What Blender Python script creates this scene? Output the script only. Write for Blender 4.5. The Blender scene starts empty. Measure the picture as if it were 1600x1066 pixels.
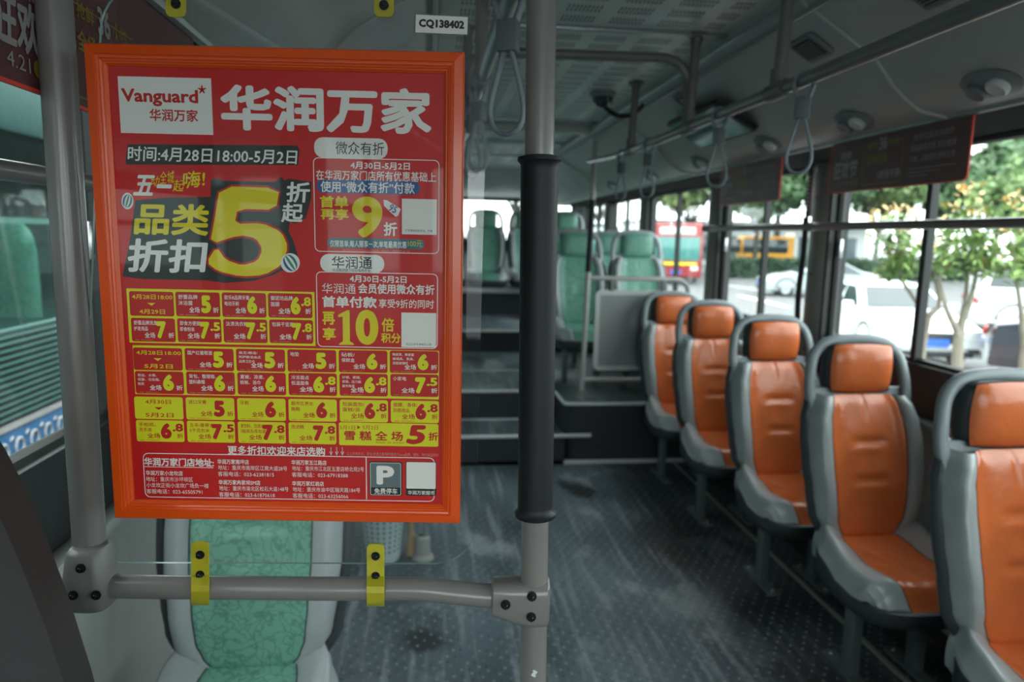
import bpy, bmesh, math, random
from mathutils import Vector, Matrix
import mathutils.noise as mnoise
random.seed(7)
S = bpy.context.scene
COL = S.collection
V = Vector
PI = math.pi

# ------------------------------------------------------------------ camera, sky, exposure
F, PITCH, YAW, ROLL, CZ = 1100.0, .1487, .1175, -.02, 1.45
_f = V((math.sin(YAW)*math.cos(PITCH), math.cos(YAW)*math.cos(PITCH), -math.sin(PITCH)))
_r0 = V((math.cos(YAW), -math.sin(YAW), 0)); _u0 = _r0.cross(_f)
_r = _r0*math.cos(ROLL) - _u0*math.sin(ROLL); _u = _r.cross(_f)
cam_d = bpy.data.cameras.new('camera'); cam = bpy.data.objects.new('camera', cam_d); COL.objects.link(cam)
cam.matrix_world = Matrix(((_r.x, _u.x, -_f.x, 0), (_r.y, _u.y, -_f.y, 0), (_r.z, _u.z, -_f.z, CZ), (0, 0, 0, 1)))
cam_d.sensor_width = 36; cam_d.lens = 36*F/1600; cam_d.clip_start = .02; cam_d.clip_end = 500
cam_d.dof.use_dof = True; cam_d.dof.focus_distance = .80; cam_d.dof.aperture_fstop = 4.6
S.camera = cam

def ray(px, py): return _f*F + _r*(px-800) - _u*(py-533)
def at(px, py, x=None, y=None, z=None):
    d = ray(px, py); o = V((0, 0, CZ))
    if x is not None: t = x/d.x
    elif y is not None: t = y/d.y
    else: t = (z-CZ)/d.z
    return o + d*t
def onplane(px, py, P, N):
    d = ray(px, py); o = V((0, 0, CZ)); return o + d*((P-o).dot(N)/d.dot(N))

world = bpy.data.worlds.new('overcast'); S.world = world; world.use_nodes = True
wn = world.node_tree.nodes; wl = world.node_tree.links
bg = wn['Background']; bg.inputs['Strength'].default_value = 1.0
tc = wn.new('ShaderNodeTexCoord'); sx = wn.new('ShaderNodeSeparateXYZ'); rp = wn.new('ShaderNodeValToRGB')
wl.new(tc.outputs['Generated'], sx.inputs[0]); wl.new(sx.outputs['Z'], rp.inputs[0])
rp.color_ramp.elements[0].position = 0; rp.color_ramp.elements[0].color = (.90, .97, .98, 1)
rp.color_ramp.elements[1].position = .8; rp.color_ramp.elements[1].color = (1.08, 1.10, 1.10, 1)
wl.new(rp.outputs[0], bg.inputs['Color'])
S.view_settings.view_transform = 'Standard'; S.view_settings.look = 'None'
S.view_settings.exposure = 2.55; S.view_settings.gamma = 1; S.view_settings.use_curve_mapping = False
S.cycles.use_denoising = True
S.cycles.max_bounces = 10; S.cycles.diffuse_bounces = 5; S.cycles.transparent_max_bounces = 16
S.cycles.caustics_reflective = False; S.cycles.caustics_refractive = False

def portal(name, loc, rot, sx_, sy_):
    l = bpy.data.lights.new(name, 'AREA'); l.shape = 'RECTANGLE'; l.size = sx_; l.size_y = sy_; l.cycles.is_portal = True
    o = bpy.data.objects.new(name, l); COL.objects.link(o); o.location = loc; o.rotation_euler = rot
portal('window_light', (1.86, 3.0, 1.4), (0, PI/2, 0), .95, 9.4)
portal('window_light', (-.84, 3.0, 1.4), (0, -PI/2, 0), .95, 9.4)
portal('window_light', (.5, 8.5, 1.7), (-PI/2, 0, 0), 2.3, .7)
portal('window_light', (.5, -2.6, 1.45), (PI/2, 0, 0), 2.3, 1.5)

# ------------------------------------------------------------------ materials
MATS = {}
def mat(name, col, rough=.5, metal=0, bump=0, bscale=60, var=0, vscale=8, coat=0, alpha=None, spec=.5, dark=None, detail=4, sheen=0):
    if name in MATS: return MATS[name]
    m = bpy.data.materials.new(name); m.use_nodes = True; n = m.node_tree.nodes; l = m.node_tree.links
    b = n['Principled BSDF']; b.inputs['Base Color'].default_value = (*col, 1); b.inputs['Roughness'].default_value = rough
    b.inputs['Metallic'].default_value = metal; b.inputs['Specular IOR Level'].default_value = spec
    b.inputs['Coat Weight'].default_value = coat; b.inputs['Coat Roughness'].default_value = .12
    t = n.new('ShaderNodeTexCoord')
    if var:
        ns = n.new('ShaderNodeTexNoise'); ns.inputs['Scale'].default_value = vscale; ns.inputs['Detail'].default_value = detail
        l.new(t.outputs['Object'], ns.inputs['Vector'])
        r = n.new('ShaderNodeValToRGB'); r.color_ramp.elements[0].position = .3; r.color_ramp.elements[1].position = .7
        dk = dark or tuple(c*(1-var) for c in col)
        r.color_ramp.elements[0].color = (*dk, 1); r.color_ramp.elements[1].color = (*(min(1, c*(1+var*.5)) for c in col), 1)
        l.new(ns.outputs['Fac'], r.inputs[0]); l.new(r.outputs[0], b.inputs['Base Color'])
    if bump:
        ns = n.new('ShaderNodeTexNoise'); ns.inputs['Scale'].default_value = bscale; ns.inputs['Detail'].default_value = 3
        l.new(t.outputs['Object'], ns.inputs['Vector'])
        bp = n.new('ShaderNodeBump'); bp.inputs['Strength'].default_value = bump; bp.inputs['Distance'].default_value = .01
        l.new(ns.outputs['Fac'], bp.inputs['Height']); l.new(bp.outputs[0], b.inputs['Normal'])
    MATS[name] = m; return m

def glass(name, tint, fac=.06, rough=.02, haze=0):
    if name in MATS: return MATS[name]
    m = bpy.data.materials.new(name); m.use_nodes = True; n = m.node_tree.nodes; l = m.node_tree.links
    n.remove(n['Principled BSDF']); out = n['Material Output']
    tr = n.new('ShaderNodeBsdfTransparent'); tr.inputs[0].default_value = (*tint, 1)
    gl = n.new('ShaderNodeBsdfGlossy'); gl.inputs['Roughness'].default_value = rough
    lw = n.new('ShaderNodeLayerWeight'); pw = n.new('ShaderNodeMath'); pw.operation = 'POWER'; pw.inputs[1].default_value = 5; l.new(lw.outputs['Facing'], pw.inputs[0])
    fr = n.new('ShaderNodeMath'); fr.operation = 'MULTIPLY_ADD'; fr.inputs[1].default_value = .9; fr.inputs[2].default_value = fac; l.new(pw.outputs[0], fr.inputs[0])
    mx = n.new('ShaderNodeMixShader'); l.new(fr.outputs[0], mx.inputs[0])
    last = tr
    if haze:
        df = n.new('ShaderNodeBsdfDiffuse'); df.inputs[0].default_value = (.8, .85, .85, 1)
        ns = n.new('ShaderNodeTexNoise'); ns.inputs['Scale'].default_value = 6; ns.inputs['Detail'].default_value = 6
        mm = n.new('ShaderNodeMath'); mm.operation = 'MULTIPLY'; mm.inputs[1].default_value = haze*2; l.new(ns.outputs['Fac'], mm.inputs[0])
        m2 = n.new('ShaderNodeMixShader'); l.new(mm.outputs[0], m2.inputs[0]); l.new(tr.outputs[0], m2.inputs[1]); l.new(df.outputs[0], m2.inputs[2]); last = m2
    l.new(last.outputs[0], mx.inputs[1]); l.new(gl.outputs[0], mx.inputs[2]); l.new(mx.outputs[0], out.inputs['Surface'])
    MATS[name] = m; return m

M = dict(
    tube=mat('grey_painted_tube', (.215, .205, .195), .30, coat=.35, var=.08, vscale=14),
    clamp=mat('grey_cast_clamp', (.19, .19, .185), .42, var=.12, vscale=20),
    steel=mat('brushed_steel', (.55, .57, .57), .25, metal=.9),
    bolt=mat('dark_bolt', (.035, .035, .04), .3, metal=.7),
    sleeve=mat('rubber_grip', (.010, .012, .015), .48, spec=.35),
    yellow=mat('yellow_paint', (.50, .45, .025), .38, var=.15, vscale=40),
    orange_frame=mat('orange_lacquer', (.80, .085, .006), .3, coat=.3, var=.03, vscale=3),
    red_sheet=mat('red_print', (.62, .006, .006), .5, var=.06, vscale=5),
    p_white=mat('white_print', (.86, .84, .78), .5), p_yellow=mat('yellow_print', (.80, .66, .005), .5),
    p_black=mat('black_print', (.012, .018, .014), .5), p_red=mat('dark_red_print', (.55, .008, .006), .5),
    p_blue=mat('blue_print', (.02, .10, .30), .5), p_orange=mat('orange_print', (.75, .16, .02), .5), p_cell=mat('lime_print', (.76, .74, .005), .5),
    p_grey=mat('grey_print', (.13, .18, .19), .5), p_green=mat('green_print', (.03, .28, .16), .5), p_teal=mat('teal_print', (.03, .18, .22), .5),
    p_pink=mat('pink_print', (.75, .28, .22), .5),
    wallp=mat('grey_beige_panel', (.36, .38, .36), .5, bump=.05, bscale=120, var=.15, vscale=3),
    black=mat('black_trim', (.015, .017, .018), .45, bump=.06, bscale=150),
    cove=mat('cove_laminate', (.60, .61, .585), .42, bump=.05, bscale=200, var=.12, vscale=2.5),
    ceil=mat('ceiling_laminate', (.74, .80, .74), .38, var=.1, vscale=3),
    slot=mat('slot_shadow_grey', (.10, .12, .12), .6), seam=mat('aluminium_trim', (.42, .45, .45), .28, metal=.6),
    duct=mat('grey_plastic', (.27, .29, .285), .45), white=mat('white_plastic', (.72, .76, .76), .4, var=.06),
    strap=mat('strap_grey', (.25, .29, .32), .45, bump=.15, bscale=300), strapd=mat('strap_clip_grey', (.15, .17, .18), .5),
    orange=mat('orange_vinyl', (.70, .165, .045), .30, bump=.16, bscale=45, var=.14, vscale=7, coat=.35),
    bolster=mat('silver_grey_vinyl', (.40, .445, .455), .29, bump=.14, bscale=45, var=.10, vscale=9, coat=.15),
    charcoal=mat('charcoal_vinyl', (.035, .042, .046), .4, bump=.1, bscale=80),
    shell=mat('grey_seat_shell', (.22, .26, .275), .36, bump=.05, bscale=150), shelldark=mat('dark_seat_shell', (.045, .055, .06), .4),
    leg=mat('green_grey_leg', (.085, .115, .115), .42, var=.12, vscale=20), thread=mat('seam_thread', (.02, .022, .024), .8),
    greyseat=mat('green_seat_grey_vinyl', (.36, .40, .41), .38, bump=.14, bscale=45, var=.08, vscale=9),
    dkseat=mat('dark_green_cloth', (.0035, .009, .008), .9, spec=.1, bump=.2, bscale=300), dkside=mat('charcoal_seat_side', (.040, .038, .039), .7, spec=.25, bump=.1, bscale=120),
    pillar=mat('pillar_grey', (.27, .275, .25), .4, var=.1, vscale=4), rubber=mat('window_rubber', (.022, .025, .024), .5),
    adred=mat('advert_maroon_film', (.17, .085, .082), .45), adedge=mat('advert_red_edge', (.95, .07, .03), .4), adtext=mat('advert_pale_print', (.50, .46, .46), .5), adyel=mat('advert_olive_print', (.34, .29, .05), .5),
    adred2=mat('advert_crimson_film', (.13, .04, .045), .35), adtext2=mat('advert_white_print', (.33, .33, .33), .5), adyel2=mat('advert_yellow_print', (.26, .21, .03), .5),
    nosing=mat('step_nosing', (.68, .72, .72), .3, metal=.3), riser=mat('riser_carpet', (.017, .024, .03), .7, bump=.2, bscale=200),
    header=mat('window_header_black', (.018, .02, .019), .9, spec=.15), tube_lit=mat('window_lit_tube', (.46, .46, .44), .3, coat=.3),  # rear tubes: the grey tube paint made paler, window light put into its colour
    perf=mat('perforated_sheet', (.58, .62, .60), .45, var=.1, vscale=6), hole=mat('perforation_dark', (.06, .075, .075), .7),
    bin=mat('white_basket_plastic', (.62, .75, .76), .4), liner=mat('teal_bag', (.05, .16, .17), .35), wood=mat('pale_wood', (.45, .33, .18), .6),
    road=mat('asphalt_road', (.13, .137, .14), .75, var=.12, vscale=.7, detail=8), mark=mat('road_paint', (.75, .76, .74), .6), kerb=mat('kerb_concrete', (.35, .36, .35), .8, var=.1),
    carw=mat('white_car_paint', (.82, .86, .88), .25, coat=.6), cars=mat('silver_car_paint', (.42, .47, .49), .3, metal=.3, coat=.5), card=mat('dark_car_paint', (.03, .035, .045), .25, coat=.6),
    tyre=mat('tyre_rubber', (.02, .02, .022), .7), rim=mat('alloy_rim', (.45, .47, .48), .3, metal=.7), cglass=mat('car_window', (.03, .045, .05), .08, spec=.8), lamp=mat('lamp_lens', (.7, .74, .76), .1, coat=.5),
    tail=mat('red_lens', (.4, .01, .01), .2), plate=mat('blue_plate', (.03, .13, .55), .4), chrome=mat('chrome', (.6, .6, .6), .15, metal=1),
    redbus=mat('red_bus_paint', (.33, .03, .035), .35, coat=.3), gbus=mat('green_bus_paint', (.018, .075, .068), .55, spec=.3), gstripe=mat('pale_green_louver', (.07, .20, .17), .4), bband=mat('blue_band', (.05, .27, .62), .35), orangecar=mat('orange_vehicle', (.85, .38, .02), .4),
    bark=mat('dark_bark', (.055, .05, .042), .9, bump=.5, bscale=20), bark2=mat('pale_bark', (.34, .30, .24), .8, bump=.3, bscale=30, var=.25, vscale=14),
    leaf=mat('tree_leaf', (.075, .15, .06), .6, var=.5, vscale=.9), leaf2=mat('light_leaf', (.17, .27, .10), .6, var=.4, vscale=1.2), leaf3=mat('young_green_leaf', (.26, .40, .12), .5, var=.3, vscale=3), leafo=mat('orange_tip_leaf', (.72, .48, .20), .5, var=.3, vscale=5),
    hedge=mat('hedge_leaf', (.035, .085, .045), .7, var=.4, vscale=2), facade=mat('pale_facade', (.70, .74, .75), .7, var=.05), awn=mat('shop_window', (.10, .14, .16), .2), roofm=mat('bus_roof_skin', (.4, .4, .4), .6),
)
M['glass'] = glass('tinted_window_glass', (.86, .935, .92), haze=.05)
M['buspane'] = glass('bus_side_glass', (.70, .85, .82), fac=.03)
M['windscreen'] = glass('clear_windscreen', (.95, .95, .94))
M['clear'] = glass('clear_acrylic', (.93, .955, .95), haze=.012)
M['cover'] = glass('clear_poster_cover', (.985, .985, .985), fac=.014)
M['edge'] = mat('acrylic_edge', (.30, .48, .45), .15)
M['mesh_hole'] = M['liner']

def marble():
    m = bpy.data.materials.new('marbled_green_vinyl'); m.use_nodes = True; n = m.node_tree.nodes; l = m.node_tree.links; b = n['Principled BSDF']
    t = n.new('ShaderNodeTexCoord'); w = n.new('ShaderNodeTexNoise'); w.inputs['Scale'].default_value = 9; w.inputs['Detail'].default_value = 5
    l.new(t.outputs['Object'], w.inputs['Vector'])
    mx = n.new('ShaderNodeVectorMath'); mx.operation = 'MULTIPLY_ADD'; mx.inputs[1].default_value = (.22, .22, .22)
    l.new(w.outputs['Color'], mx.inputs[0]); l.new(t.outputs['Object'], mx.inputs[2])
    vo = n.new('ShaderNodeTexVoronoi'); vo.feature = 'DISTANCE_TO_EDGE'; vo.inputs['Scale'].default_value = 30; l.new(mx.outputs[0], vo.inputs['Vector'])
    r = n.new('ShaderNodeValToRGB'); r.color_ramp.elements[0].position = 0; r.color_ramp.elements[0].color = (.09, .24, .18, 1)
    r.color_ramp.elements[1].position = .10; r.color_ramp.elements[1].color = (.17, .40, .31, 1); l.new(vo.outputs['Distance'], r.inputs[0])
    l.new(r.outputs[0], b.inputs['Base Color']); b.inputs['Roughness'].default_value = .4
    bp = n.new('ShaderNodeBump'); bp.inputs['Strength'].default_value = .15; bp.inputs['Distance'].default_value = .01; l.new(w.outputs['Fac'], bp.inputs['Height']); l.new(bp.outputs[0], b.inputs['Normal'])
    return m
M['green'] = marble()

def floor_mat():
    m = bpy.data.materials.new('dotted_vinyl_floor'); m.use_nodes = True; n = m.node_tree.nodes; l = m.node_tree.links; b = n['Principled BSDF']
    t = n.new('ShaderNodeTexCoord'); P = t.outputs['Object']
    def mapping(sc, rot=0):
        a = n.new('ShaderNodeMapping'); a.inputs['Scale'].default_value = sc; a.inputs['Rotation'].default_value = (0, 0, rot); l.new(P, a.inputs['Vector']); return a.outputs[0]
    def ramp(src, p0, c0, p1, c1):
        r = n.new('ShaderNodeValToRGB'); r.color_ramp.elements[0].position = p0; r.color_ramp.elements[0].color = (*c0, 1); r.color_ramp.elements[1].position = p1; r.color_ramp.elements[1].color = (*c1, 1); l.new(src, r.inputs[0]); return r.outputs[0]
    def mixc(f, a, b_, mode='MIX'):
        x = n.new('ShaderNodeMix'); x.data_type = 'RGBA'; x.blend_type = mode
        if isinstance(f, float): x.inputs[0].default_value = f
        else: l.new(f, x.inputs[0])
        for i, s in ((6, a), (7, b_)):
            if isinstance(s, tuple): x.inputs[i].default_value = (*s, 1)
            else: l.new(s, x.inputs[i])
        return x.outputs[2]
    n1 = n.new('ShaderNodeTexNoise'); n1.inputs['Scale'].default_value = 1.6; n1.inputs['Detail'].default_value = 7; l.new(mapping((1.3, .7, 1)), n1.inputs['Vector'])
    base = ramp(n1.outputs['Fac'], .36, (.040, .060, .073), .66, (.118, .160, .185))
    # worn aisle: pale scuffed traffic lane, streaked along the bus
    n2 = n.new('ShaderNodeTexNoise'); n2.inputs['Scale'].default_value = 9; n2.inputs['Detail'].default_value = 6; l.new(mapping((3.2, .18, 1)), n2.inputs['Vector'])
    st = ramp(n2.outputs['Fac'], .52, (0, 0, 0), .72, (1, 1, 1))
    base = mixc(st, base, (.22, .26, .275))
    n5 = n.new('ShaderNodeTexNoise'); n5.inputs['Scale'].default_value = 3.0; n5.inputs['Detail'].default_value = 5; l.new(mapping((1, .6, 1)), n5.inputs['Vector'])
    sc = ramp(n5.outputs['Fac'], .57, (0, 0, 0), .64, (.55, .55, .55)); base = mixc(sc, base, (.30, .34, .35))
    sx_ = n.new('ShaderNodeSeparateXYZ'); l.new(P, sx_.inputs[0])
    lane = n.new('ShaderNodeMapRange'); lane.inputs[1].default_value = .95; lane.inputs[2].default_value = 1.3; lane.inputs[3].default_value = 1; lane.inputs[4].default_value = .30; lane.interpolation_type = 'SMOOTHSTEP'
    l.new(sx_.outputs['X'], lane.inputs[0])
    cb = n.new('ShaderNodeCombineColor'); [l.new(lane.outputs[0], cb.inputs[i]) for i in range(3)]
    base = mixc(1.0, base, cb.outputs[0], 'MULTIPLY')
    # dark spills
    n3 = n.new('ShaderNodeTexNoise'); n3.inputs['Scale'].default_value = 2.1; n3.inputs['Detail'].default_value = 5; l.new(mapping((1.2, .8, 1), .4), n3.inputs['Vector'])
    sp = ramp(n3.outputs['Fac'], .60, (0, 0, 0), .66, (1, 1, 1)); base = mixc(sp, base, (.022, .027, .031))
    # studs printed in the vinyl
    def dots(off, rad):
        a = n.new('ShaderNodeMapping'); a.inputs['Location'].default_value = (off, off*.7, 0); a.inputs['Rotation'].default_value = (0, 0, .6); a.inputs['Scale'].default_value = (24, 24, 24); l.new(P, a.inputs['Vector'])
        vo = n.new('ShaderNodeTexVoronoi'); vo.inputs['Scale'].default_value = 1; vo.inputs['Randomness'].default_value = .12; l.new(a.outputs[0], vo.inputs['Vector'])
        return ramp(vo.outputs['Distance'], rad, (1, 1, 1), rad+.05, (0, 0, 0))
    base = mixc(dots(.5, .09), base, (.27, .31, .33)); base = mixc(dots(0.0, .08), base, (.02, .024, .028))
    l.new(base, b.inputs['Base Color'])
    r = n.new('ShaderNodeMapRange'); l.new(n1.outputs['Fac'], r.inputs[0]); r.inputs[3].default_value = .32; r.inputs[4].default_value = .6; l.new(r.outputs[0], b.inputs['Roughness'])
    return m
M['floor'] = floor_mat()

# ------------------------------------------------------------------ mesh building
class MB:
    def __init__(s): s.bm = bmesh.new()
    def box(s, c, d, rot=None, bev=0):
        r = bmesh.ops.create_cube(s.bm, size=1); vs = r['verts']
        mt = Matrix.Diagonal((d[0], d[1], d[2], 1))
        bmesh.ops.transform(s.bm, matrix=mt, verts=vs)
        if bev:
            es = {e for v in vs for e in v.link_edges}
            rb = bmesh.ops.bevel(s.bm, geom=list(es), offset=bev, segments=2, affect='EDGES', profile=.5)
            vs = list({v for f in rb['faces'] for v in f.verts} | {v for v in vs if v.is_valid})
            # include all verts of this island
            seen = set(vs); st = list(vs)
            while st:
                v = st.pop()
                for e in v.link_edges:
                    w = e.other_vert(v)
                    if w not in seen: seen.add(w); st.append(w)
            vs = list(seen)
        m2 = Matrix.Translation(V(c)) @ (rot if rot else Matrix.Identity(4))
        bmesh.ops.transform(s.bm, matrix=m2, verts=vs); return s
    def span(s, a, b, bev=0):
        a, b = V(a), V(b); return s.box((a+b)/2, [abs(x) for x in (b-a)], bev=bev)
    def tube(s, pts, r, seg=14, cap=True, flat=1.0, closed=False, up=None):
        pts = [V(p) for p in pts]; n = len(pts); rings = []; nrm = None
        for i, p in enumerate(pts):
            if closed: t = (pts[(i+1) % n]-pts[i-1]).normalized()
            else: t = (pts[min(i+1, n-1)]-pts[max(i-1, 0)]).normalized()
            if nrm is None:
                g = V(up) if up else (V((0, 0, 1)) if abs(t.z) < .9 else V((1, 0, 0)))
                nrm = (g-t*g.dot(t)).normalized()
            else: nrm = (nrm-t*nrm.dot(t)).normalized()
            bi = t.cross(nrm); rr = r[i] if isinstance(r, (list, tuple)) else r
            rings.append([s.bm.verts.new(p+nrm*math.cos(a)*rr+bi*math.sin(a)*rr*flat) for a in (2*PI*k/seg for k in range(seg))])
        for i in range(n if closed else n-1):
            A, B = rings[i], rings[(i+1) % n]
            for k in range(seg): s.bm.faces.new((A[k], A[(k+1) % seg], B[(k+1) % seg], B[k]))
        if cap and not closed: s.bm.faces.new(rings[0][::-1]); s.bm.faces.new(rings[-1])
        return s
    def cyl(s, a, b, r, seg=16, r2=None): return s.tube([a, b], [r, r2 if r2 is not None else r], seg)
    def lathe(s, prof, seg=24, mtx=None):
        rings = []
        for (r, z) in prof:
            rings.append([s.bm.verts.new(((mtx or Matrix.Identity(4)) @ V((r*math.cos(a), r*math.sin(a), z)))) for a in (2*PI*k/seg for k in range(seg))] if r > 1e-6 else [s.bm.verts.new((mtx or Matrix.Identity(4)) @ V((0, 0, z)))])
        for A, B in zip(rings, rings[1:]):
            for k in range(seg):
                q = [A[k % len(A)], A[(k+1) % len(A)], B[(k+1) % len(B)], B[k % len(B)]]; u = []
                for v in q:
                    if v not in u: u.append(v)
                if len(u) > 2: s.bm.faces.new(u)
        return s
    def grid(s, fn, nu, nv, closeu=False):
        g = [[s.bm.verts.new(fn(i/nu, j/nv)) for i in range(nu if closeu else nu+1)] for j in range(nv+1)]
        for j in range(nv):
            for i in range(nu):
                k = (i+1) % len(g[0]); s.bm.faces.new((g[j][i], g[j][k], g[j+1][k], g[j+1][i]))
        return g
    def prism(s, poly, d, mtx=None, bev=0):
        m = mtx or Matrix.Identity(4)
        a = [s.bm.verts.new(m @ V((x, y, 0))) for x, y in poly]; b = [s.bm.verts.new(m @ V((x, y, d))) for x, y in poly]; n = len(poly)
        s.bm.faces.new(a[::-1]); s.bm.faces.new(b)
        for i in range(n): s.bm.faces.new((a[i], a[(i+1) % n], b[(i+1) % n], b[i]))
        return s
    def quad(s, *p): s.bm.faces.new([s.bm.verts.new(V(q)) for q in p]); return s
    def build(s, name, m, parent=None, smooth=True, mods=None, ang=40):
        bmesh.ops.recalc_face_normals(s.bm, faces=s.bm.faces)
        me = bpy.data.meshes.new(name); s.bm.to_mesh(me); s.bm.free()
        me.materials.append(m)
        if smooth:
            me.polygons.foreach_set('use_smooth', [True]*len(me.polygons))
            try: me.set_sharp_from_angle(angle=math.radians(ang))
            except Exception: pass
        o = bpy.data.objects.new(name, me); COL.objects.link(o)
        if parent: o.parent = parent
        if mods == 'sub':
            md = o.modifiers.new('sub', 'SUBSURF'); md.levels = md.render_levels = 1
        return o
def fillet(pts, r, n=6):
    pts = [V(p) for p in pts]; out = [pts[0]]
    for a, b, c in zip(pts, pts[1:], pts[2:]):
        d1, d2 = (a-b), (c-b); rr = min(r, d1.length*.49, d2.length*.49); p, q = b+d1.normalized()*rr, b+d2.normalized()*rr
        for i in range(n+1):
            t = i/n; out.append(p*(1-t)**2+b*2*t*(1-t)+q*t*t)
    out.append(pts[-1]); return out
def rrect(x0, y0, x1, y1, r, n=4):
    o = []
    for cx, cy, a0 in ((x1-r, y1-r, 0), (x0+r, y1-r, PI/2), (x0+r, y0+r, PI), (x1-r, y0+r, 1.5*PI)):
        for i in range(n+1): a = a0+PI/2*i/n; o.append((cx+r*math.cos(a), cy+r*math.sin(a)))
    return o
def tag(o, label=None, cat=None, group=None, kind=None):
    if label: o['label'] = label
    if cat: o['category'] = cat
    if group: o['group'] = group
    if kind: o['kind'] = kind
    return o
def empty(name, loc=(0, 0, 0), rz=0, label=None, cat=None, group=None, kind=None):
    o = bpy.data.objects.new(name, None); COL.objects.link(o); o.location = loc; o.rotation_euler = (0, 0, rz); o.empty_display_size = .05
    return tag(o, label, cat, group, kind)
def copy_tree(o, parent=None):
    c = o.copy(); COL.objects.link(c)
    if parent: c.parent = parent
    for ch in [x for x in bpy.data.objects if x.parent == o]: copy_tree(ch, c)
    return c
def struct(o): o['kind'] = 'structure'; return o
_hexn = 0
def hexbolt(c, n, r, m, parent, name='bolt'):
    """hex bolt with washer, head pointing along n"""
    n = V(n).normalized(); b = MB(); b.tube([V(c), V(c)+n*r*.3], r*1.25, 16); b.tube([V(c)+n*r*.3, V(c)+n*r*1.0], r, 6); b.tube([V(c)+n*r, V(c)+n*r*1.25], [r*.6, r*.35], 10)
    return b.build(name, m, parent, ang=25)
# ------------------------------------------------------------------ the bus shell
XR, XL, YF, YB, ZC = 1.80, -.73, -2.4, 8.3, 2.12
GZ = -.78
SY0 = 4.32
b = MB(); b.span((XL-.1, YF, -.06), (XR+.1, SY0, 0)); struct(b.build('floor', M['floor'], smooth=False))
# aluminium strip under the seats
b = MB(); b.box((1.585, 1.0, .004), (.022, 6.6, .008), bev=.003); struct(b.build('trim_1', M['seam']))
b = MB(); b.box((1.76, 1.0, .05), (.08, 6.6, .10), bev=.01); struct(b.build('baseboard_right', M['black']))
b = MB(); b.box((XL+.04, 1.0, .05), (.08, 6.6, .10), bev=.01); struct(b.build('baseboard_left', M['black']))
# platform and steps
plat = struct(empty('floor_platform', (0, 0, 0)))
def curve_corner(x0, x1, y0, y1, r, left=True, n=8):
    pts = [(x1, y0), (x1, y1), (x0, y1)]
    for i in range(n+1):
        a = PI+PI/2*i/n; pts.append((x0+r+r*math.cos(a), y0+r+r*math.sin(a)))
    return pts
b = MB(); b.prism(curve_corner(.86, XR, SY0, 6.36, .10), .385, Matrix.Translation((0, 0, 0))); b.build('platform_side', M['riser'], plat)
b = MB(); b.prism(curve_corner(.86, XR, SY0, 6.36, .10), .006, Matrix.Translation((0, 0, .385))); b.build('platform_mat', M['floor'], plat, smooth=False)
b = MB(); b.prism([(x*-1+1.0, y) for x, y in curve_corner(.86, 1.73, SY0, 6.36, .10)][::-1], .391, Matrix.Translation((0, 0, 0))); b.build('platform_side', M['riser'], plat)
for k, (y0, y1, z) in enumerate(((4.30, 4.72, .185), (4.72, 6.36, .385))):
    b = MB(); b.span((.14, y0, 0), (.86, y1, z)); b.build('step_riser', M['riser'], plat, smooth=False)
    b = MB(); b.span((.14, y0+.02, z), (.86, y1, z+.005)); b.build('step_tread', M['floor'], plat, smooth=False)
b = MB(); b.tube(fillet([(.13, 4.30, .188), (.93, 4.30, .188), (1.03, 4.30, .188)], .02), .013, 8); b.build('step_nosing', M['nosing'], plat)
b = MB(); b.tube(fillet([(.14, 4.72, .388), (.86, 4.72, .388), (.86, 4.34, .388), (.93, 4.32, .39), (1.72, 4.32, .39)], .08), .012, 8); b.build('step_nosing', M['nosing'], plat)
b = MB(); b.box((.95, 4.306, .012), (1.6, .012, .024)); b.build('step_nosing', M['nosing'], plat)
b = MB(); b.span((XL, 6.36, 0), (XR, 7.7, .58)); b.build('step_riser', M['riser'], plat, smooth=False)
b = MB(); b.span((XL, 6.385, .58), (XR, 7.7, .585)); b.build('step_tread', M['floor'], plat, smooth=False)
b = MB(); b.box((.5, 6.365, .585), (2.4, .03, .02)); b.build('step_nosing', M['nosing'], plat)
b = MB(); b.span((XL, 7.7, 0), (XR, YB, .86)); b.build('step_riser', M['riser'], plat, smooth=False)
b = MB(); b.box((.5, 7.695, .85), (2.4, .03, .06), bev=.008); b.build('step_nosing', M['nosing'], plat)
b = MB(); b.box((.5, 4.708, .194), (.70, .012, .008)); b.build('step_joint', M['nosing'], plat)
b = MB(); b.box((.5, 5.45, .393), (.66, .02, .004)); b.build('mat_seam', M['nosing'], plat)

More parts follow.
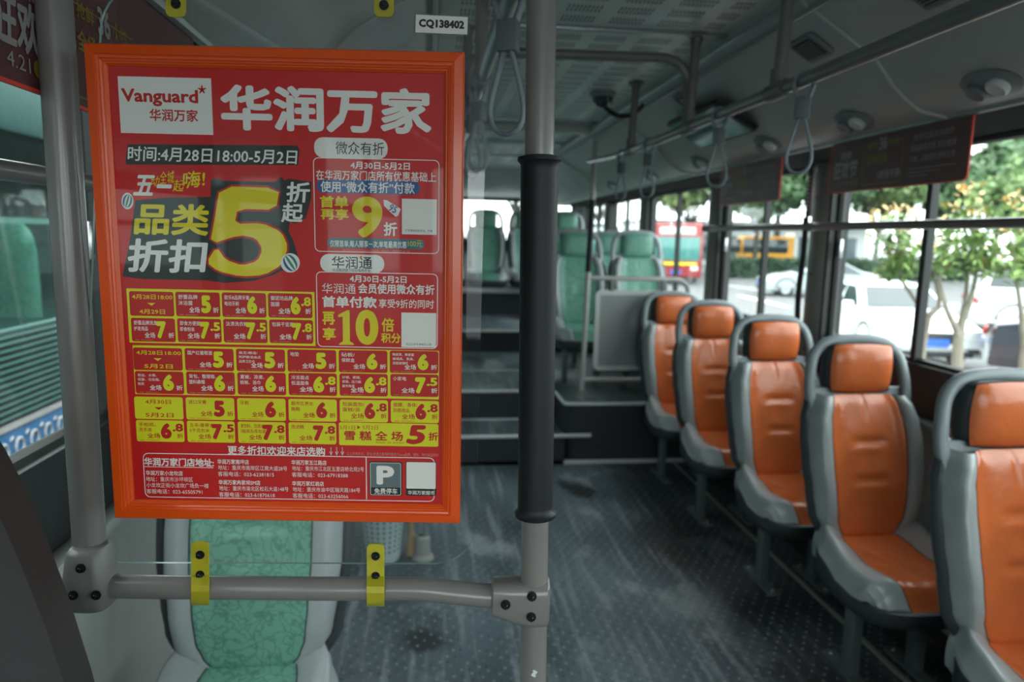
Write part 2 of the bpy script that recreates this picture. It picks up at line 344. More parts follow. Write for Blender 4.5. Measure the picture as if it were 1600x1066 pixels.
# side walls
ZS, ZW0, ZW1 = .81, 1.003, 1.805
for side, xw, s in (('right', XR, 1), ('left', XL, -1)):
    w = struct(empty('wall_'+side))
    b = MB(); b.span((xw, YF, 0), (xw+.09*s, YB, ZS)); b.build('lower_panel', M['wallp'], w, smooth=False)
    b = MB(); b.box((xw-.012*s, (YF+YB)/2, ZS-.01), (.05, YB-YF, .03), bev=.008); b.build('ledge', M['wallp'], w)
    b = MB(); b.span((xw+.01*s, YF, ZS), (xw+.09*s, YB, ZW0)); b.build('sill_panel', M['black'], w, smooth=False)
    b = MB(); b.span((xw+.0*s, YF, ZW1), (xw+.09*s, YB, ZC+.1)); b.build('upper_panel', M['black'], w, smooth=False)
    prof = [(.97, ZC+.02), (.97, 2.09), (.985, 2.072), (1.10, 2.003), (1.19, 1.947), (1.22, 1.915), (1.25, 1.88), (1.29, 1.845), (1.34, 1.815), (1.42, 1.80), (1.425, 1.81)]
    mx = (lambda x: x) if s > 0 else (lambda x: 1.0-x)
    b = MB(); ys = [YF]+[YF+.1+(YB-YF-.2)*i/20 for i in range(21)]+[YB]
    b.grid(lambda u, v: V((mx(prof[round(v*(len(prof)-1))][0]), ys[round(u*(len(ys)-1))], prof[round(v*(len(prof)-1))][1])), len(ys)-1, len(prof)-1)
    struct(b.build('ceiling_cove', M['cove'], ang=35))
    b = MB(); b.span((mx(1.425), YF, 1.805), (xw+.02*s, YB, 1.825)); struct(b.build('trim_8', M['header'], smooth=False))
    # joint covers of the cove panels
    for yj in (-.05, 1.87, 3.75, 5.6):
        b = MB(); b.tube([(mx(p[0]-.002), yj, p[1]-.004) for p in prof[1:10]], .006, 8, flat=1.6); struct(b.build('trim_2', M['cove']))
    # lip moulding
    b = MB(); b.tube([(mx(1.425), YF, 1.800), (mx(1.425), YB-.3, 1.800)], .011, 8); struct(b.build('trim_3', M['seam']))
    b = MB(); b.tube([(mx(.972), YF, 2.088), (mx(.972), YB-.9, 2.088)], .010, 8); struct(b.build('trim_4', M['seam']))
    b = MB(); b.box((mx(.99), 3, 2.055), (.006, 9, .018), rot=None); struct(b.build('trim_5', M['seam']))
# windows: bays along both sides; the frame is a rubber gasket, each bay two panes and a divider
bays = [(-2.2, -.85), (-.75, .42), (.52, 1.74), (1.80, 2.96), (3.10, 4.17), (4.33, 5.66), (5.80, 6.9), (7.0, 8.1)]
wi = 0
def window(side, y0, y1, div=True):
    global wi
    wi += 1; xw, s = (XR, 1) if side == 'right' else (XL, -1)
    x = xw+.045*s
    w = struct(empty('window_%d' % wi))
    b = MB(); r = fillet([(x, y0, (ZW0+ZW1)/2), (x, y0, ZW0), (x, y1, ZW0), (x, y1, ZW1), (x, y0, ZW1), (x, y0, (ZW0+ZW1)/2+.001)], .05, 4)
    b.tube(r[:-1], .02, 8, closed=True, up=(1, 0, 0)); b.build('window_frame', M['rubber'], w)
    ym = (y0+y1)/2+.0
    for a, c, dx in ((y0+.005, ym, 0), (ym, y1-.005, .012*s)):
        b = MB(); b.quad((x+dx, a, ZW0), (x+dx, c, ZW0), (x+dx, c, ZW1), (x+dx, a, ZW1)); b.build('pane', M['glass'], w, smooth=False)
    if div:
        b = MB(); b.box((x-.006*s, ym, (ZW0+ZW1)/2), (.03, .028, ZW1-ZW0)); b.build('window_divider', M['rubber'], w)
        la = MB(); la.box((x-.02*s, y1-.05, 1.42), (.018, .03, .085), bev=.004); l_ = la.build('latch', M['steel'], w)
        la = MB(); la.box((x-.031*s, y1-.05, 1.42), (.006, .014, .06)); la.build('latch_slot', M['rubber'], l_)
rbays = [(a*1.029, c*1.029) for a, c in bays]; rbays[-1] = (7.2, 8.15)
for (y0, y1) in rbays: window('right', y0, y1)
for (y0, y1) in bays: window('left', y0, y1)
# pillars
for side, xw, s in (('right', XR, 1), ('left', XL, -1)):
    bb_ = rbays if s > 0 else bays
    ends = [YF+.05]+[(bb_[i][1]+bb_[i+1][0])/2 for i in range(len(bays)-1)]+[8.2]
    for i, yc in enumerate(ends):
        wd = .05 if i in (3,) else .075
        p = struct(empty('trim_pillar'))
        b = MB(); b.grid(lambda u, v: V((xw-.012*s - .022*s*math.sin(u*PI), yc-wd+2*wd*u, .80+1.02*v)), 10, 4); b.build('pillar_cover', M['pillar'], p)
        b = MB(); b.box((xw+.045*s, yc, 1.4), (.09, wd*2-.005, .85)); b.build('pillar_core', M['rubber'], p, smooth=False)
        for zz in (.95, 1.3, 1.65): hexbolt((xw-.034*s, yc, zz), (-s, 0, 0), .005, M['bolt'], p, 'screw')
# ceiling
cl = struct(empty('ceiling'))
b = MB(); b.span((.9-.9+.0, YF, ZC), (1.0, YB, ZC+.05)); b.build('ceiling_panel', M['ceil'], cl, smooth=False)
slots = MB()
y = .2
yi = 0
while y < 6.6:
    if not any(abs(y-k) < .07 for k in (.5, 2.35, 4.2, 6.05)) and yi % 3 != 2:
        x = .09
        while x < .93:
            if int((x-.09)/.012) % 13 < 9: slots.quad((x, y, ZC-.0006), (x+.005, y, ZC-.0006), (x+.005, y+.026, ZC-.0006), (x, y+.026, ZC-.0006))
            x += .012
    y += .034; yi += 1
so = slots.build('vent_slots', M['slot'], cl, smooth=False); so['kind'] = 'stuff'
for yy in (.5, 2.35, 4.2, 6.05):
    b = MB(); b.box((.5, yy, ZC-.006), (.95, .02, .014), bev=.003); b.build('ceiling_joint', M['seam'], cl)
b = MB(); b.span((.03, 5.15, ZC-.02), (.97, 5.38, ZC-.002), bev=.006); struct(b.build('trim_6', M['white']))
b = MB(); b.span((.03, 4.32, ZC-.05), (.97, 4.42, ZC-.0), bev=.012); struct(b.build('trim_7', M['cove']))
b = MB(); b.span((XL-.1, YF-.1, ZC+.06), (XR+.1, YB+.1, ZC+.12)); struct(b.build('trim_roof', M['roofm'], smooth=False))
# rear wall with window
rw = struct(empty('wall_rear'))
b = MB(); b.span((XL-.1, YB, 0), (XR+.1, YB+.1, 1.30)); b.build('lower_panel', M['cove'], rw, smooth=False)
for x0, x1 in ((XL-.1, XL+.12), (XR-.12, XR+.1)):
    b = MB(); b.span((x0, YB, 1.30), (x1, YB+.1, 1.95), bev=.02); b.build('side_panel', M['cove'], rw)
b = MB(); b.grid(lambda u, v: V((XL+.1+(XR-XL-.2)*u, [7.2, 7.22, 7.35, 7.7, 8.3][round(v*4)], [ZC+.01, 2.06, 1.97, 1.91, 1.88][round(v*4)])), 12, 4); b.build('valance', M['cove'], rw)
b = MB(); b.span((XL-.1, YB, 1.86), (XR+.1, YB+.1, ZC+.1)); b.build('upper_panel', M['cove'], rw, smooth=False)
wi += 1; w = struct(empty('window_%d' % wi))
b = MB(); b.tube(fillet([(.5, YB-.005, 1.31), (XR-.13, YB-.005, 1.31), (XR-.13, YB-.005, 1.86), (XL+.13, YB-.005, 1.86), (XL+.13, YB-.005, 1.31), (.499, YB-.005, 1.31)], .09, 4)[:-1], .02, 8, closed=True, up=(0, 1, 0)); b.build('window_frame', M['rubber'], w)
b = MB(); b.quad((XL+.1, YB+.03, 1.29), (XR-.1, YB+.03, 1.29), (XR-.1, YB+.03, 1.88), (XL+.1, YB+.03, 1.88)); b.build('pane', M['glass'], w, smooth=False)
b = MB(); b.box((1.47, YB-.02, 1.6), (.03, .03, .56)); b.build('window_divider', M['rubber'], w)
# front end behind the photographer: dash wall and windscreen
fw = struct(empty('wall_front'))
b = MB(); b.span((XL-.1, YF-.1, -.06), (XR+.1, YF, .85)); b.build('lower_panel', M['black'], fw, smooth=False)
b = MB(); b.span((XL-.1, YF-.1, 1.98), (XR+.1, YF, ZC+.1)); b.build('upper_panel', M['cove'], fw, smooth=False)
for xx in (XL-.02, .52, XR+.02):
    b = MB(); b.span((xx-.07, YF-.1, .85), (xx+.07, YF, 1.98)); b.build('windscreen_post', M['rubber'], fw, smooth=False)
wi += 1; w = struct(empty('window_%d' % wi))
b = MB(); b.quad((XL, YF-.06, .85), (XR, YF-.06, .85), (XR, YF-.06, 1.98), (XL, YF-.06, 1.98)); b.build('pane', M['windscreen'], w, smooth=False)

# cove fittings
fn = Vector((-.52, 0, -.85)).normalized()          # inward normal of the upper cove face
def cove_rot(s=1): return Matrix.Rotation(math.radians(31.5)*s, 4, 'Y')
def covept(x): return 2.072-(x-.985)*(2.072-1.947)/(1.19-.985)
def grille(x, y, kind, label, group=None):
    e = empty('air_grille' if kind == 'grille' else 'speaker', (x, y, covept(x)-.003), 0, label, 'vent' if kind == 'grille' else 'speaker', group)
    e.rotation_euler = (0, math.radians(31.5), 0)
    b = MB(); b.prism(rrect(-.045, -.06, .045, .06, .012), .010, Matrix.Translation((0, 0, -.010))); b.build('bezel', M['duct'], e)
    b = MB(); b.prism(rrect(-.034, -.046, .034, .046, .004), .002, Matrix.Translation((0, 0, -.0125))); b.build('backing', M['black'], e)
    if kind == 'grille':
        for k in range(7):
            b = MB(); b.box((-.028+.0093*k, 0, -.0145), (.0035, .088, .005)); b.build('slat', M['duct'], e)
    else:
        b = MB(); b.lathe([(.001, -.0155), (.020, -.0155), (.026, -.0125)], 16); b.build('cone', M['wood'], e)
grille(1.09, 2.02, 'grille', 'slatted air grille on the cove beside the second hanging strap')
grille(1.06, 2.95, 'speaker', 'small square speaker on the cove above the monitor')
grille(1.09, 1.52, 'grille', 'slatted air grille on the cove at the upper edge of the picture')
e = empty('air_grille', (-.09, 1.55, 0), 0, 'small air grille on the pale cove seen above the red poster', 'vent')
e.location = (-.10, 1.55, covept(1.10)-.003); e.rotation_euler = (0, -math.radians(31.5), 0)
b = MB(); b.prism(rrect(-.045, -.06, .045, .06, .012), .010, Matrix.Translation((0, 0, -.010))); b.build('bezel', M['duct'], e)
for k in range(6):
    b = MB(); b.box((0, -.04+.016*k, -.013), (.062, .006, .006)); b.build('slat', M['black'], e)
nozzle_lab = ['oval air nozzle under the cove above the bare window glass', 'oval air nozzle above the middle of the nearer red hanging advert', 'oval air nozzle between the two red hanging adverts', 'oval air nozzle above the farther red hanging advert', 'small oval air nozzle above the window behind the perforated screen', 'tiny oval air nozzle above the last side window']
npro = None
for k, (y, lb) in enumerate(zip((1.60, 2.15, 2.72, 3.42, 4.2, 5.1), nozzle_lab)):
    if npro is None:
        e = empty('air_nozzle'); npro = e
        b = MB(); b.grid(lambda u, v: V((.052*math.cos(2*PI*u)*(1-v), .085*math.sin(2*PI*u)*(1-v), -.012*math.sin(min(1, v*1.6)*PI/2))), 28, 6, closeu=True); b.build('base', M['duct'], e)
        for sy in (-1, 1):
            b = MB(); b.lathe([(.026, -.008), (.027, -.018), (.022, -.024), (.010, -.021), (.001, -.023)], 20, Matrix.Translation((0, sy*.032, 0))); b.build('nozzle', M['shell'] if sy > 0 else M['white'], e)
    else: e = copy_tree(npro)
    e.location = (1.318, y, 1.826); e.rotation_euler = (0, math.radians(30), 0); tag(e, lb, 'air nozzle', 'air nozzles along the cove')
e = copy_tree(npro); e.location = (-.18, 1.15, 1.915); e.rotation_euler = (0, -math.radians(40), 0); tag(e, 'oval air nozzle on the pale cove above the left part of the poster', 'air nozzle', 'air nozzles along the cove')
# monitor on the cove
e = empty('monitor', (1.16, 2.92, 1.935), 0, 'flat monitor with dark bezel fixed slanting under the cove', 'monitor')
e.rotation_euler = (0, math.radians(28), math.radians(0))
b = MB(); b.prism(rrect(-.10, -.27, .10, .27, .012), .022, Matrix.Translation((0, 0, -.03))); b.build('bezel', M['black'], e)
b = MB(); b.prism(rrect(-.088, -.255, .088, .255, .006), .003, Matrix.Translation((0, 0, -.033))); b.build('screen', mat('monitor_reflection', (.10, .30, .29), .06, spec=1.0), e)  # teal reflection of the outside painted into the screen colour
# ceiling camera dome with cable
e = empty('dome_camera', (.80, 3.35, ZC), 0, 'round glass dome camera on the ceiling behind the cross bar', 'camera')
b = MB(); b.lathe([(.0, 0), (.06, 0), (.058, -.02), (.05, -.025)], 24); b.build('base', M['duct'], e)
b = MB(); b.lathe([(.05, -.022), (.045, -.045), (.028, -.065), (.0, -.072)], 24); b.build('dome', M['cglass'], e)
b = MB(); b.tube(fillet([(.93, 3.12, 2.03), (.89, 3.14, 1.985), (.82, 3.18, 1.985), (.78, 3.22, 2.03)], .05), .011, 10); tag(b.build('cable', M['black']), 'short black cable loop hanging beside the ceiling dome', 'cable')
# ------------------------------------------------------------------ rails and poles
RZ, RXR, RXL = 1.82, .86, .12
R1 = .0165
NT = V((math.sin(math.radians(6)), math.cos(math.radians(6)), 0))    # normal of the partition, 6 degrees off square
AT = V((NT.y, -NT.x, 0))
PC = V((-.157, .835, 0))                                               # a point of the partition's tube plane
def part(px, py, off=0.0): return onplane(px, py, PC+NT*off, NT)
# main pole
p_top = part(846, 0); p_mid = part(840, 500); p_bot = part(833, 1066)
dirp = (p_top-p_bot).normalized()
def polept(z): return p_bot+dirp*((z-p_bot.z)/dirp.z)
e = empty('stanchion_pole', (0, 0, 0), 0, 'tall grey stanchion with a long black rubber grip beside the poster', 'pole')
b = MB(); b.tube([polept(0.0), polept(ZC-.002)], R1, 32); b.build('pole', M['tube'], e)
zt, zb = part(843, 243).z, part(836, 808).z
b = MB(); pr = [(R1+.0005, 0), (.0245, .002), (.025, .006), (.0215, .010), (.0212, .016)]
L_ = (zt-zb); prof = [(r, z) for r, z in pr]+[(.0212, L_-.016), (.0215, L_-.010), (.025, L_-.006), (.0245, L_-.002), (R1+.0005, L_)]
q = dirp.to_track_quat('Z', 'Y').to_matrix().to_4x4()
b.lathe(prof, 40, Matrix.Translation(polept(zb)) @ q); b.build('rubber_grip', M['sleeve'], e)
b = MB(); b.lathe([(.0, 0), (.05, 0), (.05, .006), (.022, .014), (.019, .03)], 24, Matrix.Translation(polept(0))); b.build('floor_flange', M['clamp'], e)
b = MB(); b.grid(lambda u, v: V((polept(1.012).x+.003*math.cos(u*6.28)*(1-v)*(1+.5*math.sin(u*25)), 0, 0)) + V((0, polept(1.012).y-R1-.0003, part(825, 1040).z+.005*math.sin(u*6.28)*(1-v))), 16, 2); b.build('paint_chip', M['white'], e)
# left pole
l_top = part(84, 0, .01); l_bot = part(142, 880, .01); dl = (l_top-l_bot).normalized()
def lpole(z): return l_bot+dl*((z-l_bot.z)/dl.z)
e = empty('partition_pole', (0, 0, 0), 0, 'grey upright tube at the window side of the partition', 'pole')
b = MB(); b.tube([lpole(l_bot.z-.01), lpole(l_top.z+.14)], .0185, 32); b.build('pole', M['tube'], e)
# pole foot bracket
b = MB()
def foot_ring(px0, px1, py, dep): 
    a, c = part(px0, py), part(px1, py); m_ = (a+c)/2; h = (c-a).length/2
    return [m_+AT*(h*math.copysign(abs(math.cos(t))**.6, math.cos(t)))+NT*(dep*math.copysign(abs(math.sin(t))**.6, math.sin(t))) for t in (2*PI*k/20 for k in range(20))]
rings = [foot_ring(116, 166, 852, .02), foot_ring(112, 170, 858, .024), foot_ring(108, 178, 900, .027), foot_ring(106, 181, 938, .027), foot_ring(112, 175, 944, .022)]
vs = [[b.bm.verts.new(p) for p in r] for r in rings]
for A, B in zip(vs, vs[1:]):
    for k in range(20): b.bm.faces.new((A[k], A[(k+1) % 20], B[(k+1) % 20], B[k]))
b.bm.faces.new(vs[0]); b.bm.faces.new(vs[-1][::-1]); fb = b.build('foot_bracket', M['clamp'], e, ang=50)
for px, py in ((127, 888), (115, 930), (151, 930)): hexbolt(part(px, py, -.0275), -NT, .0045, M['bolt'], fb)
# horizontal tube with a slight drop at its end
e = empty('partition_rail', (0, 0, 0), 0, 'horizontal grey tube under the poster, clamped with yellow straps', 'rail')
pts = [part(150, 916), part(300, 918), part(500, 920), part(660, 920), part(700, 925), part(760, 931), part(800, 933)]
b = MB(); b.tube(fillet(pts, .03, 5), .0142, 28); b.build('rail_tube', M['tube'], e)
# tee bracket at pole
b = MB(); rings = [foot_ring(772, 775, 0, 0)] if False else []
def vring(px, py0, py1, dep):
    a, c = part(px, py0), part(px, py1); m_ = (a+c)/2; h = (c-a).length/2
    return [m_+V((0, 0, h*math.copysign(abs(math.cos(t))**.5, math.cos(t))))-NT*(dep*math.copysign(abs(math.sin(t))**.5, math.sin(t))) for t in (2*PI*k/20 for k in range(20))]
rings = [vring(768, 912, 948, .015), vring(771, 907, 956, .019), vring(790, 906, 962, .0205), vring(812, 905, 970, .021), vring(835, 905, 973, .0215), vring(854, 905, 972, .0205), vring(858, 908, 966, .015)]
vs = [[b.bm.verts.new(p) for p in r] for r in rings]
for A, B in zip(vs, vs[1:]):
    for k in range(20): b.bm.faces.new((A[k], A[(k+1) % 20], B[(k+1) % 20], B[k]))
b.bm.faces.new(vs[0]); b.bm.faces.new(vs[-1][::-1]); tb = b.build('tee_bracket', M['tube'], e, ang=50)
for px, py in ((790, 945), (831, 932), (830, 964)): hexbolt(part(px, py, -.0215), -NT, .0047, M['bolt'], tb)
# glass partition with rounded corners
e = empty('glass_partition', (0, 0, 0), 0, 'clear rounded acrylic partition sheet behind the orange poster frame', 'partition')
cs = [part(160, -28, .010), part(765, -28, .010), part(742, 881, .010), part(128, 879, .010)]
def qpoly(c, r, n=8):
    o = []
    for i in range(4):
        a, p, d = c[i-1], c[i], c[(i+1) % 4]; e1, e2 = (a-p).normalized()*r, (d-p).normalized()*r
        for k in range(n+1):
            t = k/n*PI/2; o.append(p+e1*(1-math.sin(t))+e2*(1-math.cos(t)))
    return o
pl = qpoly(cs, .050)
b = MB(); f0 = b.bm.faces.new([b.bm.verts.new(p) for p in pl]); b.build('acrylic_sheet', M['clear'], e, smooth=False)
b = MB(); n_ = len(pl); A = [b.bm.verts.new(p-NT*.002) for p in pl]; B = [b.bm.verts.new(p+NT*.002) for p in pl]
for k in range(n_): b.bm.faces.new((A[k], A[(k+1) % n_], B[(k+1) % n_], B[k]))
b.build('sheet_edge', M['edge'], e, smooth=False)
# label on the sheet
# yellow clamps
def clamp(px, ytop, ybolt, ytube0, ytube1, label, up=False):
    c = empty('clamp_strap', (0, 0, 0), 0, label, 'clamp', 'yellow clamps of the partition'); 
    w = (part(px+13.5, 900)-part(px-13.5, 900)).length/2
    P = lambda y_, off: part(px, y_, off)
    seq = [P(ytop, -.004), P(ytop, -.0045)] 
    if not up:
        path = [P(ytop, .002), P(ytop+25, .002)] 
        prof = [P(ytop, .001), P((ytop+ytube0)/2, .001), P(ytube0-6, .000), P(ytube0+2, -.008), P(ytube0+10, -.0145), P((ytube0+ytube1)/2, -.0175), P(ytube1-8, -.0145), P(ytube1, -.004), P(ytube1+1, .004)]
    else: prof = [P(ytop, .001), P(ytop-60, .001)]
    b = MB()
    def sec(p, ww): return [p-AT*ww-NT*.0013, p+AT*ww-NT*.0013, p+AT*ww+NT*.0013, p-AT*ww+NT*.0013]
    ds = [w]*len(prof)
    pr2 = list(prof); 
    # rounded tip
    tip = prof[0]; dirv = (prof[1]-prof[0]).normalized()
    pr2 = [tip+dirv*.000, tip+dirv*.0015, tip+dirv*.005]+prof[1:]; ds = [w*.55, w*.82, w]+[w]*(len(prof)-1)
    R_ = []
    for i, p in enumerate(pr2): R_.append([b.bm.verts.new(x) for x in sec(p, ds[i])])
    for A, B in zip(R_, R_[1:]):
        for k in range(4): b.bm.faces.new((A[k], A[(k+1) % 4], B[(k+1) % 4], B[k]))
    b.bm.faces.new(R_[0][::-1]); b.bm.faces.new(R_[-1]); b.build('strap', M['yellow'], c, ang=30)
    for yb in ybolt: hexbolt(part(px, yb, -.001), -NT, .0042, M['bolt'], c)
    return c
clamp(313, 846, (867, 898), 904, 944, 'yellow metal clamp on the tube below the white address box')
clamp(587, 850, (869, 900), 906, 946, 'yellow metal clamp on the tube below the white parking sign')
clamp(275, 27, (6,), 0, 0, 'yellow clamp at the sheet top above the poster logo', True)
clamp(600, 27, (8,), 0, 0, 'yellow clamp at the sheet top above the last large poster character', True)

# overhead rails
e = empty('overhead_rail', (0, 0, 0), 0, 'long grey overhead hand rail on the seat side of the aisle', 'rail')
rr = [V((RXR, YF+.2, RZ)), V((RXR, 2.6, RZ)), V((.885, 3.4, 1.835)), at(921, 252, y=4.445)]
b = MB(); b.tube(rr, R1, 20); b.build('rail_tube', M['tube'], e)
def railx(y):
    for a, c in zip(rr, rr[1:]):
        if y <= c.y: t = (y-a.y)/(c.y-a.y); return a+(c-a)*t
    return rr[-1]
for yy, zt_ in ((.6, ZC), (1.74, ZC), (2.36, ZC), (3.11, ZC)):
    p = railx(yy); b = MB(); b.tube([(p.x, yy, p.z), (p.x+.012, yy, zt_)], .0155, 16); po = b.build('rail_post', M['tube'], e)
    b = MB(); b.lathe([(.0, 0), (.034, 0), (.034, -.006), (.022, -.012), (.018, -.03)], 20, Matrix.Translation((p.x+.012, yy, zt_-.001))); b.build('post_collar', M['clamp'], po)
    b = MB(); b.tube([(p.x, yy-.045, p.z), (p.x, yy+.045, p.z)], .0215, 18); b.cyl((p.x, yy, p.z), (p.x, yy, p.z+.05), .021); b.build('tee_fitting', M['clamp'], po)
e = empty('overhead_rail', (0, 0, 0), 0, 'overhead hand rail on the poster side of the aisle', 'rail')
b = MB(); b.tube([(RXL+.004, .865, RZ), (RXL, 4.44, RZ)], R1, 20); b.build('rail_tube', M['tube'], e)
for yy in (1.75, 2.39, 3.3):
    b = MB(); b.tube([(RXL, yy, RZ), (RXL, yy, ZC)], .0155, 16); po = b.build('rail_post', M['tube'], e)
    b = MB(); b.tube([(RXL, yy-.045, RZ), (RXL, yy+.045, RZ)], .0215, 18); b.build('tee_fitting', M['clamp'], po)
    b = MB(); b.lathe([(.0, 0), (.034, 0), (.034, -.006), (.022, -.012)], 20, Matrix.Translation((RXL, yy, ZC-.001))); b.build('post_collar', M['clamp'], po)
b = MB(); b.tube(fillet([(RXL, 2.38, RZ+.01), (RXL, 2.38, 2.035), (RXR-.0, 2.38, 2.045), (RXR, 2.38, RZ+.01)], .14, 8), .0165, 18); tag(b.build('cross_bar', M['tube']), 'arched grey cross bar joining both overhead rails', 'rail')
# seat-side window bars
def bar(x, z, ya, yb_, joints, label, s):
    e = empty('window_bar', (0, 0, 0), 0, label, 'rail'); b = MB(); b.tube([(x, ya, z), (x, yb_, z)], .0165, 18); b.build('bar_tube', M['tube'], e)
    for j in joints:
        b = MB(); b.lathe([(.0175, -.016), (.022, -.014), (.022, .014), (.0175, .016)], 18, Matrix.Translation((x, j, z)) @ Matrix.Rotation(PI/2, 4, 'X')); b.build('joint_ring', M['clamp'], e)
        b = MB(); b.cyl((x, j, z), (x+.07*s, j, z), .010); b.build('wall_bracket', M['clamp'], e)
    b = MB(); b.lathe([(.0, .0), (.018, 0), (.021, -.01), (.021, -.03), (.0168, -.035)], 18, Matrix.Translation((x, yb_+.005, z)) @ Matrix.Rotation(-PI/2, 4, 'X')); b.build('end_cap', M['clamp'], e)
bar(1.70, 1.516, -2.2, 4.28, (1.75, 3.04, 4.2), 'grey guard bar across the windows above the orange seats', 1)
bar(-.655, 1.535, -2.2, 4.28, (.45, 1.77, 3.04), 'grey guard bar across the window behind the poster side', -1)
# rear pole with screen frame
e = empty('stanchion_pole', (0, 0, 0), 0, 'slim stanchion with black grip at the corner of the rear platform', 'pole')
bp, tp = V((.985, 4.46, .39)), V((1.01, 4.46, ZC-.02+.0))
pb, pt_ = at(908, 625, y=4.46), at(934, 165, y=4.46); dr = (pt_-pb).normalized(); pz = lambda z: pb+dr*((z-pb.z)/dr.z)
b = MB(); b.tube([pz(.391), pz(2.05)], .0165, 18); b.build('pole', M['tube_lit'], e)
b = MB(); b.tube([pz(at(914, 425, y=4.46).z), pz(at(920, 312, y=4.46).z)], .0205, 18); b.build('rubber_grip', M['sleeve'], e)
b = MB(); b.lathe([(.0, 0), (.045, 0), (.042, .012), (.024, .05), (.018, .06)], 18, Matrix.Translation(pz(.391))); b.build('floor_flange', M['clamp'], e)
e = empty('platform_screen', (0, 0, 0), 0, 'tube frame with a perforated metal sheet at the platform edge', 'barrier')
z1, z0 = 1.19, .555; x0 = pz(1.19).x
b = MB(); b.tube(fillet([(x0, 4.46, z1), (1.685, 4.46, z1-.005), (1.70, 4.46, .40)], .10, 8), .016, 16); b.build('frame_tube', M['tube_lit'], e)
b = MB(); b.tube([(pz(z0).x, 4.46, z0-.03), (1.70, 4.46, z0-.04)], .014, 14); b.build('frame_tube', M['tube_lit'], e)
for xx in (1.17, 1.51):
    b = MB(); b.box((xx, 4.458, z1-.045), (.022, .03, .075), bev=.004); b.build('sheet_clip', M['clamp'], e)
sh = MB(); sh.prism(rrect(1.065, .585, 1.62, 1.115, .04, 5), .004, Matrix.Translation((0, 4.455, 0)) @ Matrix.Rotation(PI/2, 4, 'X')); po = sh.build('perforated_sheet', M['perf'], e)
hl = MB(); i = 0
z = .62
while z < 1.08:
    x = 1.10+(.0095 if i % 2 else 0)
    while x < 1.59:
        hl.quad((x, 4.4502, z-.0068), (x+.0068, 4.4502, z), (x, 4.4502, z+.0068), (x-.0068, 4.4502, z)); x += .019
    z += .0095; i += 1
h = hl.build('perforations', M['hole'], po, smooth=False); h['kind'] = 'stuff'
# post behind the poster, with flange
e = empty('stanchion_pole', (0, 0, 0), 0, 'steel stanchion whose floor socket stands beside the white basket', 'pole')
pf = at(661, 872, z=0)
b = MB(); b.tube([(pf.x, pf.y, 0), (RXL, pf.y, RZ-.015)], .0165, 18); b.build('pole', M['steel'], e)
b = MB(); b.lathe([(.0, 0), (.05, 0), (.048, .01), (.034, .02), (.032, .10), (.02, .11)], 20, Matrix.Translation(pf)); b.build('floor_socket', M['wallp'], e)

# hanging straps
def make_strap():
    e = empty('hanging_strap')
    b = MB(); up = fillet([(0, -.011, -.045), (0, -.023, -.012), (0, -.019, .010), (0, 0, .0215), (0, .019, .010), (0, .023, -.012), (0, .011, -.045)], .02, 5)
    b.tube(up, .0052, 10, flat=1.7, up=(0, 1, 0)); b.build('upper_loop', M['strap'], e)
    b = MB(); b.box((0, 0, -.063), (.026, .034, .048), bev=.003); b.build('clip_block', M['strapd'], e)
    pts = [(0, .004, -.080), (0, .009, -.095), (0, .020, -.135), (0, .0275, -.165), (0, .0275, -.188), (0, .018, -.206), (0, 0, -.213), (0, -.018, -.206), (0, -.0275, -.188), (0, -.0275, -.165), (0, -.020, -.135), (0, -.009, -.095), (0, -.004, -.080)]
    b = MB(); b.tube(fillet(pts, .02, 3), .0040, 10, flat=2.0, up=(0, 1, 0)); b.build('grip_loop', M['strap'], e)
    return e
sp = make_strap()
def strap_at(px, py, x, rz, label, first=False):
    p = at(px, py, x=x); 
    c = sp if first else copy_tree(sp)
    rx = railx(p.y) if x > .5 else V((x, p.y, RZ)); c.location = (rx.x, p.y, rx.z); c.rotation_euler = (0, 0, rz); tag(c, label, 'strap handle', 'hanging strap handles')
strap_at(1258, 118, RXR, 1.0, 'grey strap handle hanging before the nearer red hanging advert', True)
strap_at(1126, 170, RXR, 1.1, 'grey strap handle hanging beside the farther red hanging advert')
strap_at(1012, 218, RXR, .9, 'small strap handle hanging below the ceiling monitor')
strap_at(965, 240, RXR, .6, 'smallest strap handle, hanging next to the slim rear stanchion')
for k, (yy, rz, lb) in enumerate(((1.15, 1.2, 'large grey strap handle hanging between the poster frame and the main stanchion'), (1.83, .9, 'strap handle seen through the edge of the acrylic sheet'), (2.05, .9, 'second strap handle seen near the edge of the acrylic sheet'))):
    c = copy_tree(sp); c.location = (RXL, yy, RZ); c.rotation_euler = (0, 0, rz); tag(c, lb, 'strap handle', 'hanging strap handles')
# ------------------------------------------------------------------ lettering helper
TXT = {}
def text_poly(body, bold=0.0):
    k = (body, bold)
    if k in TXT: return TXT[k]
    c = bpy.data.curves.new('t', 'FONT'); c.body = body; c.size = 1; c.offset = bold; c.resolution_u = 6 if len(body) < 3 else 2; c.fill_mode = 'FRONT'
    o = bpy.data.objects.new('t', c); COL.objects.link(o); bpy.context.view_layer.update()
    me = bpy.data.meshes.new_from_object(o.evaluated_get(bpy.context.evaluated_depsgraph_get()))
    vs = [v.co.copy() for v in me.vertices]; fs = [tuple(p.vertices) for p in me.polygons]
    bpy.data.objects.remove(o); bpy.data.curves.remove(c); bpy.data.meshes.remove(me)
    x0 = min(v.x for v in vs); x1 = max(v.x for v in vs); y0 = min(v.y for v in vs); y1 = max(v.y for v in vs)
    TXT[k] = (vs, fs, x0, y0, x1, y1); return TXT[k]
